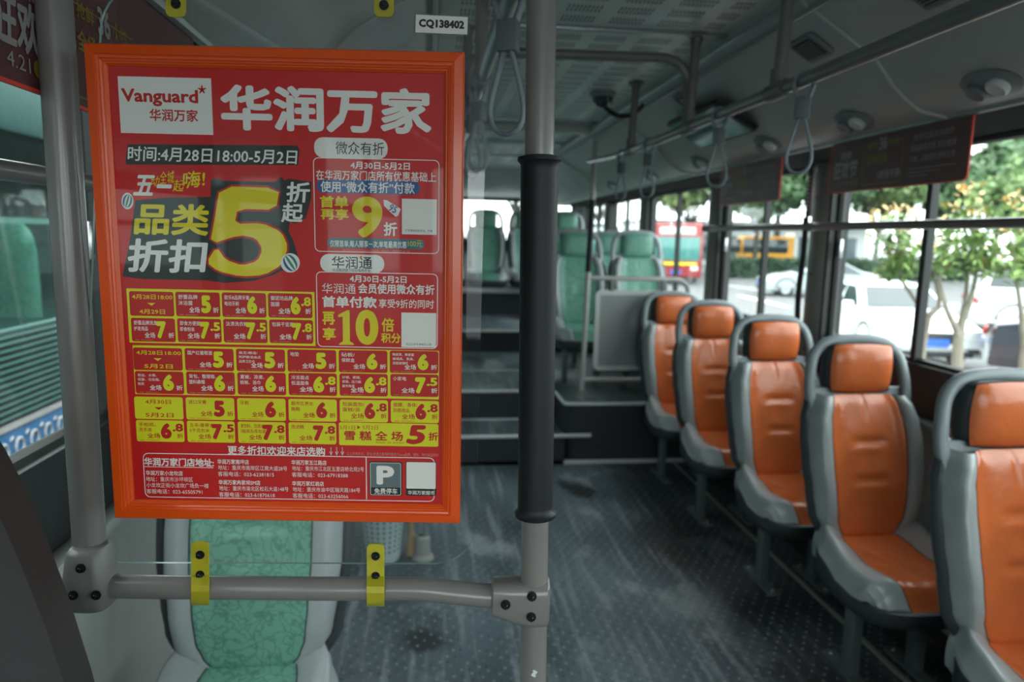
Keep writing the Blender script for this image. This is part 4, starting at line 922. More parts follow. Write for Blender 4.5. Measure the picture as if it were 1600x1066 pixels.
def make_seat(kind):
    c = dict(orange=('orange', 'bolster', 'charcoal'), green=('green', 'greyseat', 'greyseat'))[kind]
    e = empty('bus_seat')
    N = 34
    def zz(v): return .402+(.913-.402)*v
    b = MB(); b.grid(lambda u, v: back_pt((u*2-1)*.645*lerpt(BW, zz(v)), zz(v)) if v > .12 else back_pt((u*2-1)*.645*lerpt(BW, zz(v)), zz(v)), 30, 44)
    # round the lower corners of the centre panel
    b.build('back_panel', M[c[0]], e, ang=80)
    for s in (-1, 1):
        b = MB(); b.grid(lambda u, v: back_pt(s*(.645+.355*u)*lerpt(BW, zz(v)), zz(v)), 14, 40); b.build('back_bolster', M[c[1]], e, ang=80)
        b = MB(); b.tube([back_pt(s*.645*lerpt(BW, zz(k/30)), zz(k/30))+V((0, -.001, 0)) for k in range(31)], .0016, 6); b.build('seam', M['thread'], e)
    # moulded shell: back + headrest frame with two grip openings
    b = MB()
    def shp(x, z, side):
        w = lerpt(BW, z); u = min(1, abs(x)/w); return V((x, back_y(z)+.018+side*(.026+.030*(1-u*u)), z))
    OUT = [(z, lerpt(BW, z)+.006) for z in [.36+.02*k for k in range(28)]]
    g1 = b.grid(lambda u, v: (lambda z: V(((u*2-1)*(lerpt(BW, z)+.008), back_y(z)+.016+.034*smst(0, 1, 1-abs(u*2-1))+.01, z)))(.37+(.93-.37)*v), 20, 28)
    g2 = b.grid(lambda u, v: (lambda z: V(((u*2-1)*(lerpt(BW, z)+.006), back_y(z)+.006, z)))(.37+(.93-.37)*v), 20, 28)
    for j in range(28):
        for k in (0, 20): b.bm.faces.new((g1[j][k], g1[j+1][k], g2[j+1][k], g2[j][k]))
    for k in range(20): b.bm.faces.new((g1[28][k], g1[28][k+1], g2[28][k+1], g2[28][k])); b.bm.faces.new((g1[0][k], g1[0][k+1], g2[0][k+1], g2[0][k]))
    b.build('seat_shell', M['shell'] if kind == 'orange' else M['greyseat'], e, ang=60)
    b = MB(); b.tube([V((s_*(lerpt(BW, z)+.004), back_y(z)+.004, z)) for s_, z in [(-1, .90-.02*k) for k in range(25)]], .009, 8, flat=1.6); b.build('shell_rim', M['shelldark'], e); b = MB(); b.tube([V(((lerpt(BW, z)+.004), back_y(z)+.004, z)) for z in [.90-.02*k for k in range(25)]], .009, 8, flat=1.6); b.build('shell_rim', M['shelldark'], e)
    yh = back_y(1.0)
    for s in (-1, 1):
        pts = [(s*.176, back_y(.86)+.006, .86), (s*.186, back_y(.92)+.002, .92), (s*.180, back_y(.98)-.002, .985), (s*.166, back_y(1.04)-.002, 1.045), (s*.128, back_y(1.07), 1.086), (s*.07, back_y(1.07)+.004, 1.100), (s*0, back_y(1.07)+.006, 1.103)]
        b = MB(); f_ = fillet(pts, .05, 4); b.tube(f_, [.016]*len(f_), 12, flat=1.25, up=(0, 1, 0)); b.build('grip_loop', M['shell'] if kind == 'orange' else M['greyseat'], e)
    # headrest: soft block, charcoal sides and centre pad
    def hr(u, v, k=1.0):
        x = .128*u; z = 1.004+.094*v; return x, z
    b = MB()
    def hbody(a, t):
        # superellipsoid
        ca, sa = math.cos(a), math.sin(a); ct, st_ = math.cos(t), math.sin(t); p = .38
        f = lambda q, r_: math.copysign(abs(q)**r_, q)
        return V((.126*f(ct, p)*f(ca, p), back_y(1.0)+.012+(.044 if sa < 0 else .030)*f(ct, .5)*f(sa, .6), 1.002+.092*f(st_, p)))
    b.grid(lambda u, v: hbody(2*PI*u, -PI/2+PI*v), 36, 20, closeu=True); b.build('headrest', M[c[2]] if kind == 'orange' else M['green'], e, ang=80)
    def pad(u, v):
        x = (u*2-1); z = (v*2-1); r = max(abs(x), abs(z)); 
        # square to rounded square
        xx = x*math.sqrt(1-.16*z*z); zz_ = z*math.sqrt(1-.16*x*x)
        d = (1-abs(x)**4)*(1-abs(z)**4); return V((.004+.119*xx, back_y(1.0)-.036-.016*d**.6+.012*(1-d), 1.003+.091*zz_))
    b = MB(); b.grid(pad, 24, 24); b.build('headrest_pad', M[c[0]], e, ang=80)
    if kind == 'orange':
        b = MB(); rim = [pad(k/20, 0) for k in range(20)]+[pad(1, k/20) for k in range(20)]+[pad(1-k/20, 1) for k in range(20)]+[pad(0, 1-k/20) for k in range(20)]
        b.tube(rim, .002, 6, closed=True); b.build('piping', M['thread'], e)
    # cushion
    b = MB(); b.grid(lambda u, v: cush_pt((u*2-1)*.54, v), 26, 34)
    for k in range(0): pass
    b.build('cushion_panel', M[c[0]], e, ang=80)
    b = MB(); b.grid(lambda u, v: (lambda q: V((q.x*(1-.03*v), q.y+.010*v, q.z-.032*v)))(cush_pt((u*2-1)*.54, 1)), 26, 4); b.build('cushion_front', M[c[0]], e, ang=80)
    for s in (-1, 1):
        b = MB(); b.grid(lambda u, v: cush_pt(s*(.54+.46*u), v), 16, 34); b.grid(lambda u, v: (lambda q: V((q.x*(1-.03*v), q.y+.010*v, q.z-.032*v)))(cush_pt(s*(.54+.46*u), 1)), 16, 3); b.grid(lambda u, v: (lambda q: V((q.x*(1-.03*v*smst(.7, 1, u))+s*.004*math.sin(v*PI)*(1-u), q.y+.010*v*smst(.7, 1, u), q.z+((.345*(1-smst(.7, 1, u))+(q.z-.032)*smst(.7, 1, u))-q.z)*v)))(cush_pt(s, u)), 34, 4); b.build('cushion_bolster', M[c[1]], e, ang=80)
        b = MB(); b.tube([cush_pt(s*.54, k/24, .001) for k in range(25)], .0016, 6); b.build('seam', M['thread'], e)
    # pan under the cushion
    b = MB(); n = 40
    def ring(k_in, z, dy=0):
        o = []
        for k in range(n):
            a = 2*PI*k/n; x = math.copysign(abs(math.cos(a))**.45, math.cos(a)); y = math.copysign(abs(math.sin(a))**.45, math.sin(a)); v = (1-y)/2
            hw = lerpt([(0, .19), (.25, .214), (.6, .229), (.9, .22), (1, .20)], v)
            zt = z+(.06*smst(.65, 0, v)*abs(x) if z > .34 else 0); o.append(V((x*hw*k_in, -.025+y*.225*k_in+dy, zt)))
        return o
    R_ = [[b.bm.verts.new(p) for p in r] for r in (ring(.93, .352), ring(1.0, .350), ring(.995, .325), ring(.93, .295), ring(.80, .278), ring(.3, .275))]
    for A, B in zip(R_, R_[1:]):
        for k in range(n): b.bm.faces.new((A[k], A[(k+1) % n], B[(k+1) % n], B[k]))
    b.bm.faces.new(R_[-1][::-1]); b.build('seat_pan', M['shelldark'], e, ang=60)
    for s in (-1, 1):
        b = MB(); b.box((s*.118, 0, .14), (.036, .055, .28), bev=.004); lg = b.build('leg', M['leg'], e)
        b = MB(); b.prism(rrect(-.026, -.13, .026, .13, .01), .008, Matrix.Translation((s*.118, 0, 0))); b.build('foot_plate', M['leg'], lg)
        for yy in (-.105, .105): hexbolt((s*.118, yy, .008), (0, 0, 1), .007, M['steel'], lg)
    return e
so = make_seat('orange'); sg = make_seat('green')
XS = 1.535
olab = ['orange and grey vinyl seat at the picture edge, its headrest cut off', 'orange and grey vinyl seat with its whole cushion and both legs showing', 'middle one of the five orange and grey vinyl seats', 'orange and grey vinyl seat overlapping the one by the perforated screen', 'orange and grey vinyl seat directly before the perforated screen']
for k, (y, lb_) in enumerate(zip((1.39, 2.05, 2.70, 3.40, 4.03), olab)):
    o = so if k == 0 else copy_tree(so); o.location = (XS, y, 0); tag(o, lb_, 'seat', 'orange seats in a row under the windows')
gl = [((-.415, 1.45, 0), 'green marbled seat seen below the poster behind the tube'),
      ((1.085, 4.93, .39), 'green seat behind the slim rear stanchion, aisle side'), ((1.548, 4.93, .39), 'green seat behind the perforated screen, window side'),
      ((1.085, 5.72, .39), 'green seat in the second platform row on the aisle side'), ((1.548, 5.72, .39), 'green seat in the second platform row by the window'),
      ((-.01, 4.93, .39), 'green seat on the far platform row behind the poster, aisle side'), ((-.473, 4.93, .39), 'green seat on the far platform row behind the poster, window side')]
for k in range(5): gl.append(((-.30+.46*k, 7.70, .62), ['green rear bench seat in the window corner behind the poster', 'second green rear bench seat behind the poster', 'green rear bench seat seen beside the sheet edge', 'green rear bench seat half hidden by the black grip', 'green rear bench seat seen above the aisle-side platform seat'][k]))
for k, (p, lb_) in enumerate(gl):
    o = sg if k == 0 else copy_tree(sg); o.location = p; tag(o, lb_, 'seat', 'green marbled bus seats')
for o in [x for x in bpy.data.objects if x.name.startswith('leg') and x.parent and x.parent.location.y > 7]:
    for ch in [c_ for c_ in bpy.data.objects if c_.parent == o]: bpy.data.objects.remove(ch)
    bpy.data.objects.remove(o)
# dark near seat at the picture's lower corner
e = empty('low_back_seat', (-.507, .62, 0), math.radians(0), 'dark charcoal and green low-backed seat cut by the lower corner', 'seat')

LT = [(.38, .19), (.6, .193), (.8, .196), (.9, .194), (1.0, .185), (1.09, .163), (1.15, .145), (1.2, .128), (1.246, .108), (1.30, .079), (1.34, .046), (1.3601, .010)]
def lint(z):
    for (a_, va), (c_, vc) in zip(LT, LT[1:]):
        if z <= c_: return va+(vc-va)*(z-a_)/(c_-a_)
    return LT[-1][1]
def nb(u, v, k, off):
    z = .38+(1.36-.38)*v; w = lint(z)*k; return V((u*w, -.02+(z-.4)*.05+off, z))
def grid_pad(u0, u1, m, name, dep, k=1.0):
    b = MB(); b.grid(lambda u, v: nb(u0+(u1-u0)*u, v, k, -dep*(1-abs(u0+(u1-u0)*u)**6)*(1-(2*v-1)**8)), 18, 40); return b.build(name, M[m], e, ang=80)
grid_pad(-.7, .7, 'dkseat', 'back_panel', .035)
grid_pad(.7, 1, 'dkside', 'back_bolster', .035); grid_pad(-1, -.7, 'dkside', 'back_bolster', .035)
b = MB(); b.tube([nb(.7, k/30, 1, -.036*(1-(2*k/30-1)**8)) for k in range(30)], .0016, 6); b.build('seam', M['thread'], e)
b = MB(); g1 = b.grid(lambda u, v: nb(u*2-1, v, 1.0, .0), 18, 40); g2 = b.grid(lambda u, v: nb(u*2-1, v, .96, .055), 18, 40)
for j in range(40):
    for k in (0, 18): b.bm.faces.new((g1[j][k], g1[j+1][k], g2[j+1][k], g2[j][k]))
for k in range(18): b.bm.faces.new((g1[40][k], g1[40][k+1], g2[40][k+1], g2[40][k]))
b.build('seat_shell', M['dkside'], e, ang=60)
b = MB(); b.box((0, -.24, .40), (.40, .46, .11), bev=.03); b.build('seat_cushion', M['dkseat'], e)
for s in (-1, 1):
    b = MB(); b.box((s*.13, -.2, .172), (.04, .06, .345), bev=.004); b.build('leg', M['leg'], e)
# basket, bag, broom
bc = at(598, 872, z=0)
e = empty('waste_basket', (bc.x, bc.y, 0), 0, 'white perforated plastic waste basket standing behind the partition', 'basket')
prof = [(.0, 0), (.072, 0), (.076, .006), (.080, .03), (.104, .255), (.110, .262), (.110, .272), (.101, .272), (.100, .26), (.074, .012), (.0, .01)]
b = MB(); b.lathe(prof, 36); b.build('basket_body', M['bin'], e)
b = MB()
for j in range(8):
    z = .06+.024*j; r = .080+(z-.03)*.1067+.0006
    for k in range(22):
        a = 2*PI*k/22; t = V((-math.sin(a), math.cos(a), 0)); c0 = V((r*math.cos(a), r*math.sin(a), z)); h = .0052
        b.quad(c0-t*h-V((0, 0, h)), c0+t*h-V((0, 0, h)), c0+t*h+V((0, 0, h)), c0-t*h+V((0, 0, h)))
h_ = b.build('openings', M['liner'], e, smooth=False); h_['kind'] = 'stuff'
b = MB(); b.grid(lambda u, v: V(((.099+.016*v+.004*math.sin(u*44))*math.cos(2*PI*u), (.099+.016*v+.004*math.sin(u*44))*math.sin(2*PI*u), .273+.012*math.sin(v*PI)-.03*v+.004*math.sin(u*60)*v)), 60, 6, closeu=True); b.build('bag_liner', M['liner'], e)
bp = at(643, 868, z=0)
e = empty('broom', (bp.x, bp.y, 0), 0, 'pale wooden broom leaning beside the steel floor socket', 'broom')
b = MB(); b.tube([(0, 0, .09), (-.02, .06, .95)], .012, 12); b.build('handle', M['wood'], e)
b = MB(); b.tube([(0, 0, .0), (0, 0, .07), (0, 0, .11)], [.028, .024, .014], 14, flat=.6); b.build('brush_head', M['wood'], e)
# ------------------------------------------------------------------ outside
b = MB(); b.quad((-60, -40, GZ), (90, -40, GZ), (90, 120, GZ), (-60, 120, GZ)); struct(b.build('ground', M['road'], smooth=False))
mk = [((4.2, 8.0), (4.3, 11)), ((4.2, 14), (4.3, 17)), ((4.2, 20), (4.3, 23))]
p0, p1 = at(1155, 462, z=GZ), at(1232, 480, z=GZ)
def road_line(a, c, w, label):
    d = (c-a).normalized(); n = V((-d.y, d.x, 0))*w/2; b = MB(); b.prism([((a+n).x, (a+n).y), ((c+n).x, (c+n).y), ((c-n).x, (c-n).y), ((a-n).x, (a-n).y)], .004, Matrix.Translation((0, 0, GZ+.001)))
    tag(b.build('road_marking', M['mark'], smooth=False), label, 'road marking')
road_line(p0, p1, .25, 'white lane line on the road beside the silver saloon')
road_line(at(1128, 445, z=GZ), at(1180, 452, z=GZ), .2, 'thin white edge line in front of the hedge')
b = MB(); b.box((2.75, 3, GZ+.07), (.15, 40, .14)); struct(b.build('kerb', M['kerb']))

def wheel(e, x, y, r=.32, side=1):
    mt = Matrix.Translation((x, y, r)) @ Matrix.Rotation(side*PI/2, 4, 'Y')
    w = MB().lathe([(.0, -.08), (r*.62, -.08), (r*.9, -.09), (r, -.06), (r, .06), (r*.9, .09), (r*.66, .085), (r*.64, .06)], 28, mt).build('wheel', M['tyre'], e)
    MB().lathe([(r*.65, .062), (r*.60, .07), (r*.5, .05), (r*.16, .055), (.0, .06)], 28, mt).build('rim', M['rim'], w)
    sp_ = MB()
    for k in range(7):
        a = 2*PI*k/7; sp_.box((0, 0, 0), (1, 1, 1)) if False else sp_.tube([mt @ V((r*.12*math.cos(a), r*.12*math.sin(a), .065)), mt @ V((r*.6*math.cos(a), r*.6*math.sin(a), .07))], r*.055, 6)
    sp_.build('spokes', M['rim'], w)
def car(name, loc, rz, paint, label, kind='saloon', plate=True, cat='car'):
    """faces local -Y; origin on the ground at its middle"""
    e = empty(name, loc, rz, label, cat)
    if kind == 'saloon':
        L, Wd = 4.55, .90
        hood = [(-2.27, .40), (-2.26, .62), (-2.15, .74), (-1.7, .86), (-1.0, .97), (1.45, 1.0), (1.9, 1.02), (2.2, .96), (2.27, .70), (2.25, .38)]
        cab = [(-1.05, .95), (-.35, 1.36), (-.1, 1.43), (.55, 1.45), (.95, 1.39), (1.70, 1.0)]
        wy = (-1.38, 1.36)
    else:
        L, Wd = 4.7, .88
        hood = [(-2.35, .42), (-2.36, .75), (-2.2, .98), (-1.55, 1.12), (-1.0, 1.18), (2.30, 1.2), (2.36, .9), (2.35, .42)]
        cab = [(-1.45, 1.12), (-.75, 1.72), (-.5, 1.84), (1.9, 1.86), (2.15, 1.78), (2.32, 1.18)]
        wy = (-1.5, 1.5)
    def loft(pr, ws, z0, name_, m):
        b = MB(); R_ = []
        top = pr; xs = [-1, -.96, -.86, -.5, 0, .5, .86, .96, 1]
        cx = sum(p[0] for p in pr)/len(pr)
        for x in xs:
            k = 1-abs(x)**8*.10; kz = 1-abs(x)**6*.06
            R_.append([b.bm.verts.new((x*ws(p[1]), cx+(p[0]-cx)*(1-.04*x*x-.02*abs(x)**6), z0+(p[1]-z0)*kz)) for p in top])
        for A, B in zip(R_, R_[1:]):
            for k in range(len(top)-1): b.bm.faces.new((A[k], A[k+1], B[k+1], B[k]))
            b.bm.faces.new((A[-1], A[0], B[0], B[-1]))
        b.bm.faces.new(R_[0]); b.bm.faces.new(R_[-1][::-1]); return b.build(name_, m, e, ang=32)
    zc = cab[0][1]; zt = max(p[1] for p in cab)
    loft(hood, lambda z: Wd*(1-.04*max(0, z-.6)), .2, 'body', paint)
    b = MB(); b.span((-Wd*.97, hood[0][0]+.08, .22), (Wd*.97, hood[-1][0]-.08, .42), bev=.04); b.build('sill', paint, e)
    cw = lambda z: Wd*(.95-.24*(z-zc)/(zt-zc))
    loft(cab, cw, zc-.05, 'cabin', paint)
    # glass: windscreen, rear screen, side panes
    def pane(name_, a, c, n=6, inset=.0):
        (ya, za_), (yb_, zb2) = a, c; wa, wb = cw(za_)*.86, cw(zb2)*.84; d = V((0, zb2-za_, -(yb_-ya))); d = d.normalized()*-.02 if (yb_ > ya) == (zb2 > za_) else d.normalized()*.02
        d = V((0, -abs(d.y) if name_ == 'windscreen' else abs(d.y), abs(d.z)))
        b = MB(); g = [V((-wa, ya, za_))+d, V((wa, ya, za_))+d, V((wb, yb_, zb2))+d, V((-wb, yb_, zb2))+d]; b.quad(*g); b.build(name_, M['cglass'], e, smooth=False)
    i1 = 1 if kind == 'saloon' else 1
    def lp(p, q, t): return (p[0]+(q[0]-p[0])*t, p[1]+(q[1]-p[1])*t)
    pane('windscreen', lp(cab[0], cab[1], .1), lp(cab[0], cab[1], .97)); pane('rear_screen', lp(cab[-2], cab[-1], .1), lp(cab[-2], cab[-1], .85))
    zlo, zhi = zc+.04, zt-.10
    def yfront(z): 
        (a, za_), (c, zb2) = cab[0], cab[1]; return a+(c-a)*(z-za_)/(zb2-za_)
    def yrear(z):
        (a, za_), (c, zb2) = cab[-2], cab[-1]; return a+(c-a)*(z-za_)/(zb2-za_)
    cuts = [0, .40, .46, .97] if kind == 'saloon' else [0, .28, .31, .62, .65, .98]
    for s in (-1, 1):
        for k in range(0, len(cuts), 2):
            q = []
            for z, t in ((zlo, cuts[k]), (zlo, cuts[k+1]), (zhi, cuts[k+1]), (zhi, cuts[k])):
                f0, f1 = yfront(z)+.16, yrear(z)-.14; q.append((s*(cw(z)*(1-.02)+.016), f0+(f1-f0)*t, z))
            b = MB(); b.quad(*q); b.build('side_window', M['cglass'], e, smooth=False)
            b = MB(); ym_ = (q[0][1]+q[1][1])/2; b.box((s*(Wd*.99), ym_+.25, zc-.12), (.03, .16, .03), bev=.006); b.build('door_handle', M['chrome'], e)
        b = MB(); b.box((s*(Wd+.09), yfront(zc)+.35, zc+.07), (.2, .12, .13), bev=.03); b.build('mirror', paint, e)
        for y in wy:
            wheel(e, s*(Wd-.11), y, .33, s)
            b = MB(); b.tube([(s*(Wd*.985), y+.40*math.cos(t), .33+.40*math.sin(t)) for t in (PI*k/14 for k in range(15))], .03, 8); b.build('wheel_arch', M['tyre'], e)
        b = MB(); b.grid(lambda u, v: V((s*(.42+.40*u), hood[1][0]+.0-.02*math.sin(u*PI)+.10*u*u-.015, .60+.13*v*(1-.3*u)+.02*u)), 8, 4); b.build('headlight', M['lamp'], e)
        b = MB(); b.box((s*.62, hood[-2][0]+.0, .80), (.34, .05, .14), bev=.02); b.build('tail_light', M['tail'], e)
        b = MB(); b.box((s*.66, hood[0][0]+.0, .36), (.2, .05, .08), bev=.02); b.build('fog_light', M['black'], e)
    b = MB(); b.box((0, hood[1][0]-.01, .58), (.62, .06, .20), bev=.03); b.build('grille', M['black'], e)
    b = MB(); b.box((0, hood[0][0]-.01, .30), (1.3, .06, .10), bev=.02); b.build('air_intake', M['black'], e)
    b = MB(); b.box((0, hood[0][0]-.045, .50), (.44, .015, .14)); b.build('number_plate', M['plate'], e)
    b = MB(); b.box((0, hood[-1][0]+.03, .60), (.44, .015, .14)); b.build('number_plate', M['plate'], e)
    return e
def gp(px, py): return at(px, py, z=GZ)
car('saloon_car', (9.4, 13.6, GZ), math.radians(-13), M['carw'], 'bright white saloon car behind the pale young trees')
car('saloon_car', gp(1212, 463)+V((1.9, .3, 0)), math.radians(-106), M['cars'], 'silver saloon car seen from the side before the hedge')
car('minivan', (16.6, 16.4, GZ), math.radians(62), M['carw'], 'white minivan with dark windows behind the leafy young trees', kind='van', cat='van')
car('saloon_car', (11.4, 9.6, GZ), math.radians(40), M['card'], 'dark car whose corner shows at the lower end of the window')
car('saloon_car', (31, 44.5, GZ), math.radians(80), M['carw'], 'small white car beyond the hedge under the trees')
# red bus
def bus(name, loc, rz, paint, label, L=10.5, H=3.0, Wd=1.25):
    e = empty(name, loc, rz, label, 'bus')
    b = MB(); b.box((0, 0, .35+(H-.35)/2), (2*Wd, L, H-.35), bev=.14); b.build('body', paint, e)
    b = MB(); b.box((0, -L/2-.005, 1.75), (2*Wd-.3, .03, 1.15), bev=.01); b.build('windscreen', mat('green_windscreen', (.06, .22, .20), .1, spec=.8), e)
    b = MB(); b.box((0, -L/2-.01, 2.62), (1.7, .04, .34), bev=.01); b.build('route_sign', M['white'], e)
    b = MB(); b.box((0, -L/2-.012, 1.02), (2.0, .03, .12), bev=.01); b.build('front_band', M['p_cell'], e)
    b = MB(); b.box((0, -L/2-.02, .62), (.50, .02, .18)); b.build('number_plate', M['plate'], e)
    for s in (-1, 1):
        b = MB(); b.box((s*.88, -L/2-.01, .80), (.34, .05, .2), bev=.02); b.build('headlight', M['lamp'], e)
        b = MB(); b.tube(fillet([(s*1.1, -L/2, 2.5), (s*1.35, -L/2-.25, 2.5), (s*1.4, -L/2-.25, 2.2)], .1), .025, 8); b.box((s*1.42, -L/2-.25, 2.0), (.16, .08, .42), bev=.03); b.build('mirror', M['black'], e)
        for k in range(6):
            b = MB(); b.box((s*(Wd+.003), -L/2+1.2+k*1.62, 1.85), (.02, 1.45, .95), bev=.004); b.build('side_window', M['cglass'], e)
        for y in (-L/2+2.2, L/2-2.6): wheel(e, s*(Wd-.15), y, .48, s)
    return e
rb = at(1086, 440, z=GZ)
bus('city_bus', (rb.x-.6, rb.y+2.4, GZ), math.radians(-16), M['redbus'], 'red city bus seen front-on through the window behind the perforated screen')
bus('city_bus', (rb.x-3.2, rb.y+9.0, GZ), math.radians(-16), M['gbus'], 'teal bus beyond the red bus, mostly hidden')
v = at(1112, 425, z=GZ); e = bus('city_bus', (v.x+3.6, 47, GZ), math.radians(84), M['orangecar'], 'orange bus passing far behind the hedge', L=3.4, H=2.5, Wd=1.0)
# neighbouring green bus on the other side
NX = -2.05
e = empty('green_bus', (NX, 3.5, GZ), 0, 'green bus with louvres and a blue band parked alongside', 'bus')
def nz(z): return z-GZ
b = MB(); b.span((-2.3, -8, nz(-.45)), (-.02, 8, nz(.93)), bev=.02); b.build('body', M['gbus'], e)
b = MB(); b.span((-2.3, -8, nz(1.90)), (-.0, 8, nz(2.35)), bev=.05); b.build('roof', M['gbus'], e)
zb0, zb1 = at(33, 742, x=NX).z-.02, at(33, 664, x=NX).z
b = MB(); b.span((-.02, -8, nz(zb0-.25)), (0, 8, nz(zb1))); bb = b.build('blue_band', M['bband'], e, smooth=False)
b = MB(); b.span((-.02, -8, nz(zb1)), (.006, 8, nz(zb1+.03))); b.build('white_line', M['mark'], e, smooth=False)
rg = MB(); y = -4.0
while y < 5:
    rg.tube([(.003, y+.035*math.cos(t), nz(.5*(zb0+zb1)+.035)+.042*math.sin(t)) for t in (2*PI*k/14 for k in range(15))], .007, 5); rg.tube([(.003, y-.035, nz(.5*(zb0+zb1))+.075), (.003, y-.055, nz(.5*(zb0+zb1))+.095), (.003, y-.075, nz(.5*(zb0+zb1))+.08)], .006, 5); y += .135
rg.build('ring_ornaments', M['mark'], bb)
for k in range(14):
    z = zb1+.06+.033*k
    b = MB(); b.box((.004, 0, nz(z)), (.02, 15.6, .007), rot=Matrix.Rotation(.4, 4, 'Y')); b.build('louver', M['gstripe'], e, smooth=False)
b = MB(); b.span((.0, -8, nz(1.46)), (.03, 8, nz(1.49))); b.build('window_bar', M['gstripe'], e, smooth=False)
for k in range(11):
    b = MB(); b.span((-.06, -8+1.55*k, nz(.93)), (-.0, -7.88+1.55*k, nz(1.90))); b.build('window_post', M['black'], e, smooth=False)
b = MB(); b.quad((-.03, -8, nz(.93)), (-.03, 8, nz(.93)), (-.03, 8, nz(1.9)), (-.03, -8, nz(1.9))); b.build('side_glass', M['buspane'], e, smooth=False)
for k in range(9):
    b = MB(); b.grid(lambda u, v: (lambda a, t: V((-.35+.19*math.copysign(abs(math.cos(t))**.5, math.cos(t))*math.copysign(abs(math.cos(a))**.5, math.cos(a)), -5.2+1.2*k+.05*math.sin(a)*math.cos(t), nz(1.12)+.36*math.copysign(abs(math.sin(t))**.5, math.sin(t)))))(2*PI*u, -PI/2+PI*v), 20, 12, closeu=True)
    b.build('seat_back', M['green'], e)
b = MB(); b.span((-2.3, -8, nz(.93)), (-2.25, 8, nz(1.9))); b.build('far_side_wall', M['gbus'], e, smooth=False)

# hedge, facade
hp = at(1122, 436, z=GZ)
random.seed(3)
b = MB()
for k in range(5200):
    x = 17.3+35*random.random(); y = 39.6+1.3*random.random(); z = GZ+.06+1.18*random.random()**.8
    if random.random() < .6: y = 39.55+.12*random.random()
    s = .10+.07*random.random(); n = V((random.uniform(-1, 1), random.uniform(-1, .2), random.uniform(-.3, 1))).normalized(); a = n.orthogonal().normalized()*s; c = n.cross(a)*.7; p = V((x, y, z))
    b.quad(p-a, p-c, p+a, p+c)
b.span((17.3, 39.75, GZ), (52, 40.9, GZ+1.1)); tag(b.build('hedge', M['hedge'], smooth=False), 'long clipped dark hedge across the far side of the road', 'hedge', kind='stuff')
e = empty('white_building', (27, 60, GZ), 0, 'low white shop building behind the trees and hedge', 'building')
b = MB(); b.span((-9, 0, 0), (12, 6, 3.6)); b.build('wall', M['facade'], e, smooth=False)
b = MB(); b.span((-9.3, -.6, 3.6), (12.3, 6, 3.85)); b.build('roof', M['kerb'], e, smooth=False)
for k in range(6):
    b = MB(); b.span((-8+3.4*k, -.05, .5), (-5.9+3.4*k, .02, 2.6)); w = b.build('window', M['awn'], e, smooth=False)
    b = MB(); b.box((-6.95+3.4*k, -.07, 1.55), (.08, .04, 2.1)); b.build('mullion', M['white'], w, smooth=False)

# trees
def foliage_mesh(name, m, n, rx, rz, seed, size, cl=14):
    rnd = random.Random(seed); b = MB(); cs_ = []
    for k in range(cl):
        while True:
            p = V((rnd.uniform(-1, 1), rnd.uniform(-1, 1), rnd.uniform(-1, 1)))
            if p.length < 1: break
        cs_.append((V((p.x*rx*.75, p.y*rx*.75, p.z*rz*.75)), rnd.uniform(.32, .5)*rx))
    for k in range(n):
        c, r = cs_[k % cl]; d = V((rnd.gauss(0, 1), rnd.gauss(0, 1), rnd.gauss(0, 1))).normalized()*r*rnd.uniform(.7, 1.05); p = c+V((d.x, d.y, d.z*.75))
        s = size*rnd.uniform(.6, 1.3); nn = (d.normalized()+V((rnd.gauss(0, .5), rnd.gauss(0, .5), rnd.gauss(0, .5)))).normalized(); a = nn.orthogonal().normalized(); a = (Matrix.Rotation(rnd.uniform(0, 6.28), 3, nn) @ a)*s; q = nn.cross(a)*.6
        b.quad(p-a, p-q, p+a, p+q)
    o = b.build(name, m, None, smooth=False); return o
def trunk_mesh(h, r, seed, m, forks=4):
    rnd = random.Random(seed); b = MB(); b.tube([(0, 0, 0), (rnd.uniform(-.1, .1), 0, h*.35), (rnd.uniform(-.25, .25), rnd.uniform(-.2, .2), h*.62)], [r, r*.8, r*.6], 10)
    for k in range(forks):
        a = 2*PI*k/forks+rnd.random(); d = V((math.cos(a), math.sin(a), 0)); b.tube([(0, 0, h*.38), d*h*.12+V((0, 0, h*.6)), d*h*.26+V((0, 0, h*.88))], [r*.6, r*.4, r*.18], 7)
    return b.build('trunk', m, None)
protos = []
for k, (m, sd) in enumerate((('leaf', 1), ('leaf2', 2), ('leaf', 5))):
    f_ = foliage_mesh('foliage', M[m], 3400, 3.2, 2.3, sd, .26); f_['kind'] = 'stuff'; f_.location = (0, 0, 6.3); t_ = trunk_mesh(8, .2, sd, M['bark'], 5); protos.append((f_, t_))
tl = [(6, 50, 0, 1.2), (11, 46, 1, 1.05), (16.5, 44, 1, .95), (20.5, 43, 0, .9), (24.5, 42.6, 2, .95), (29, 43.5, 1, 1.0), (33.5, 42.8, 0, 1.0), (38, 44, 2, 1.05), (43, 43, 1, 1.1), (48, 45, 0, 1.1), (26, 51, 0, 1.3), (36, 51, 1, 1.4), (18, 57, 2, 1.4), (47, 52, 2, 1.4), (54, 47, 0, 1.25), (9, 60, 0, 1.4), (30, 33, 1, .8), (-7, 30, 0, 1.0), (-9, 14, 2, .9), (-8, 4, 1, .9)]
tlab = ['dark', 'light green', 'shady']
tuse = [False]*3
names_ = ['behind the teal bus', 'behind the red bus', 'behind the orange bus', 'above the hedge start', 'over the hedge beside the white building', 'over the hedge by the small white car', 'over the middle of the hedge', 'over the hedge behind the minivan', 'beyond the minivan', 'at the far road edge', 'behind the white building', 'taller behind the hedge', 'tall behind the orange bus', 'farthest beyond the minivan', 'at the far end of the hedge', 'far behind the red bus', 'standing before the hedge in the open road verge', 'behind the green bus toward its rear', 'behind the green bus middle', 'behind the green bus front']
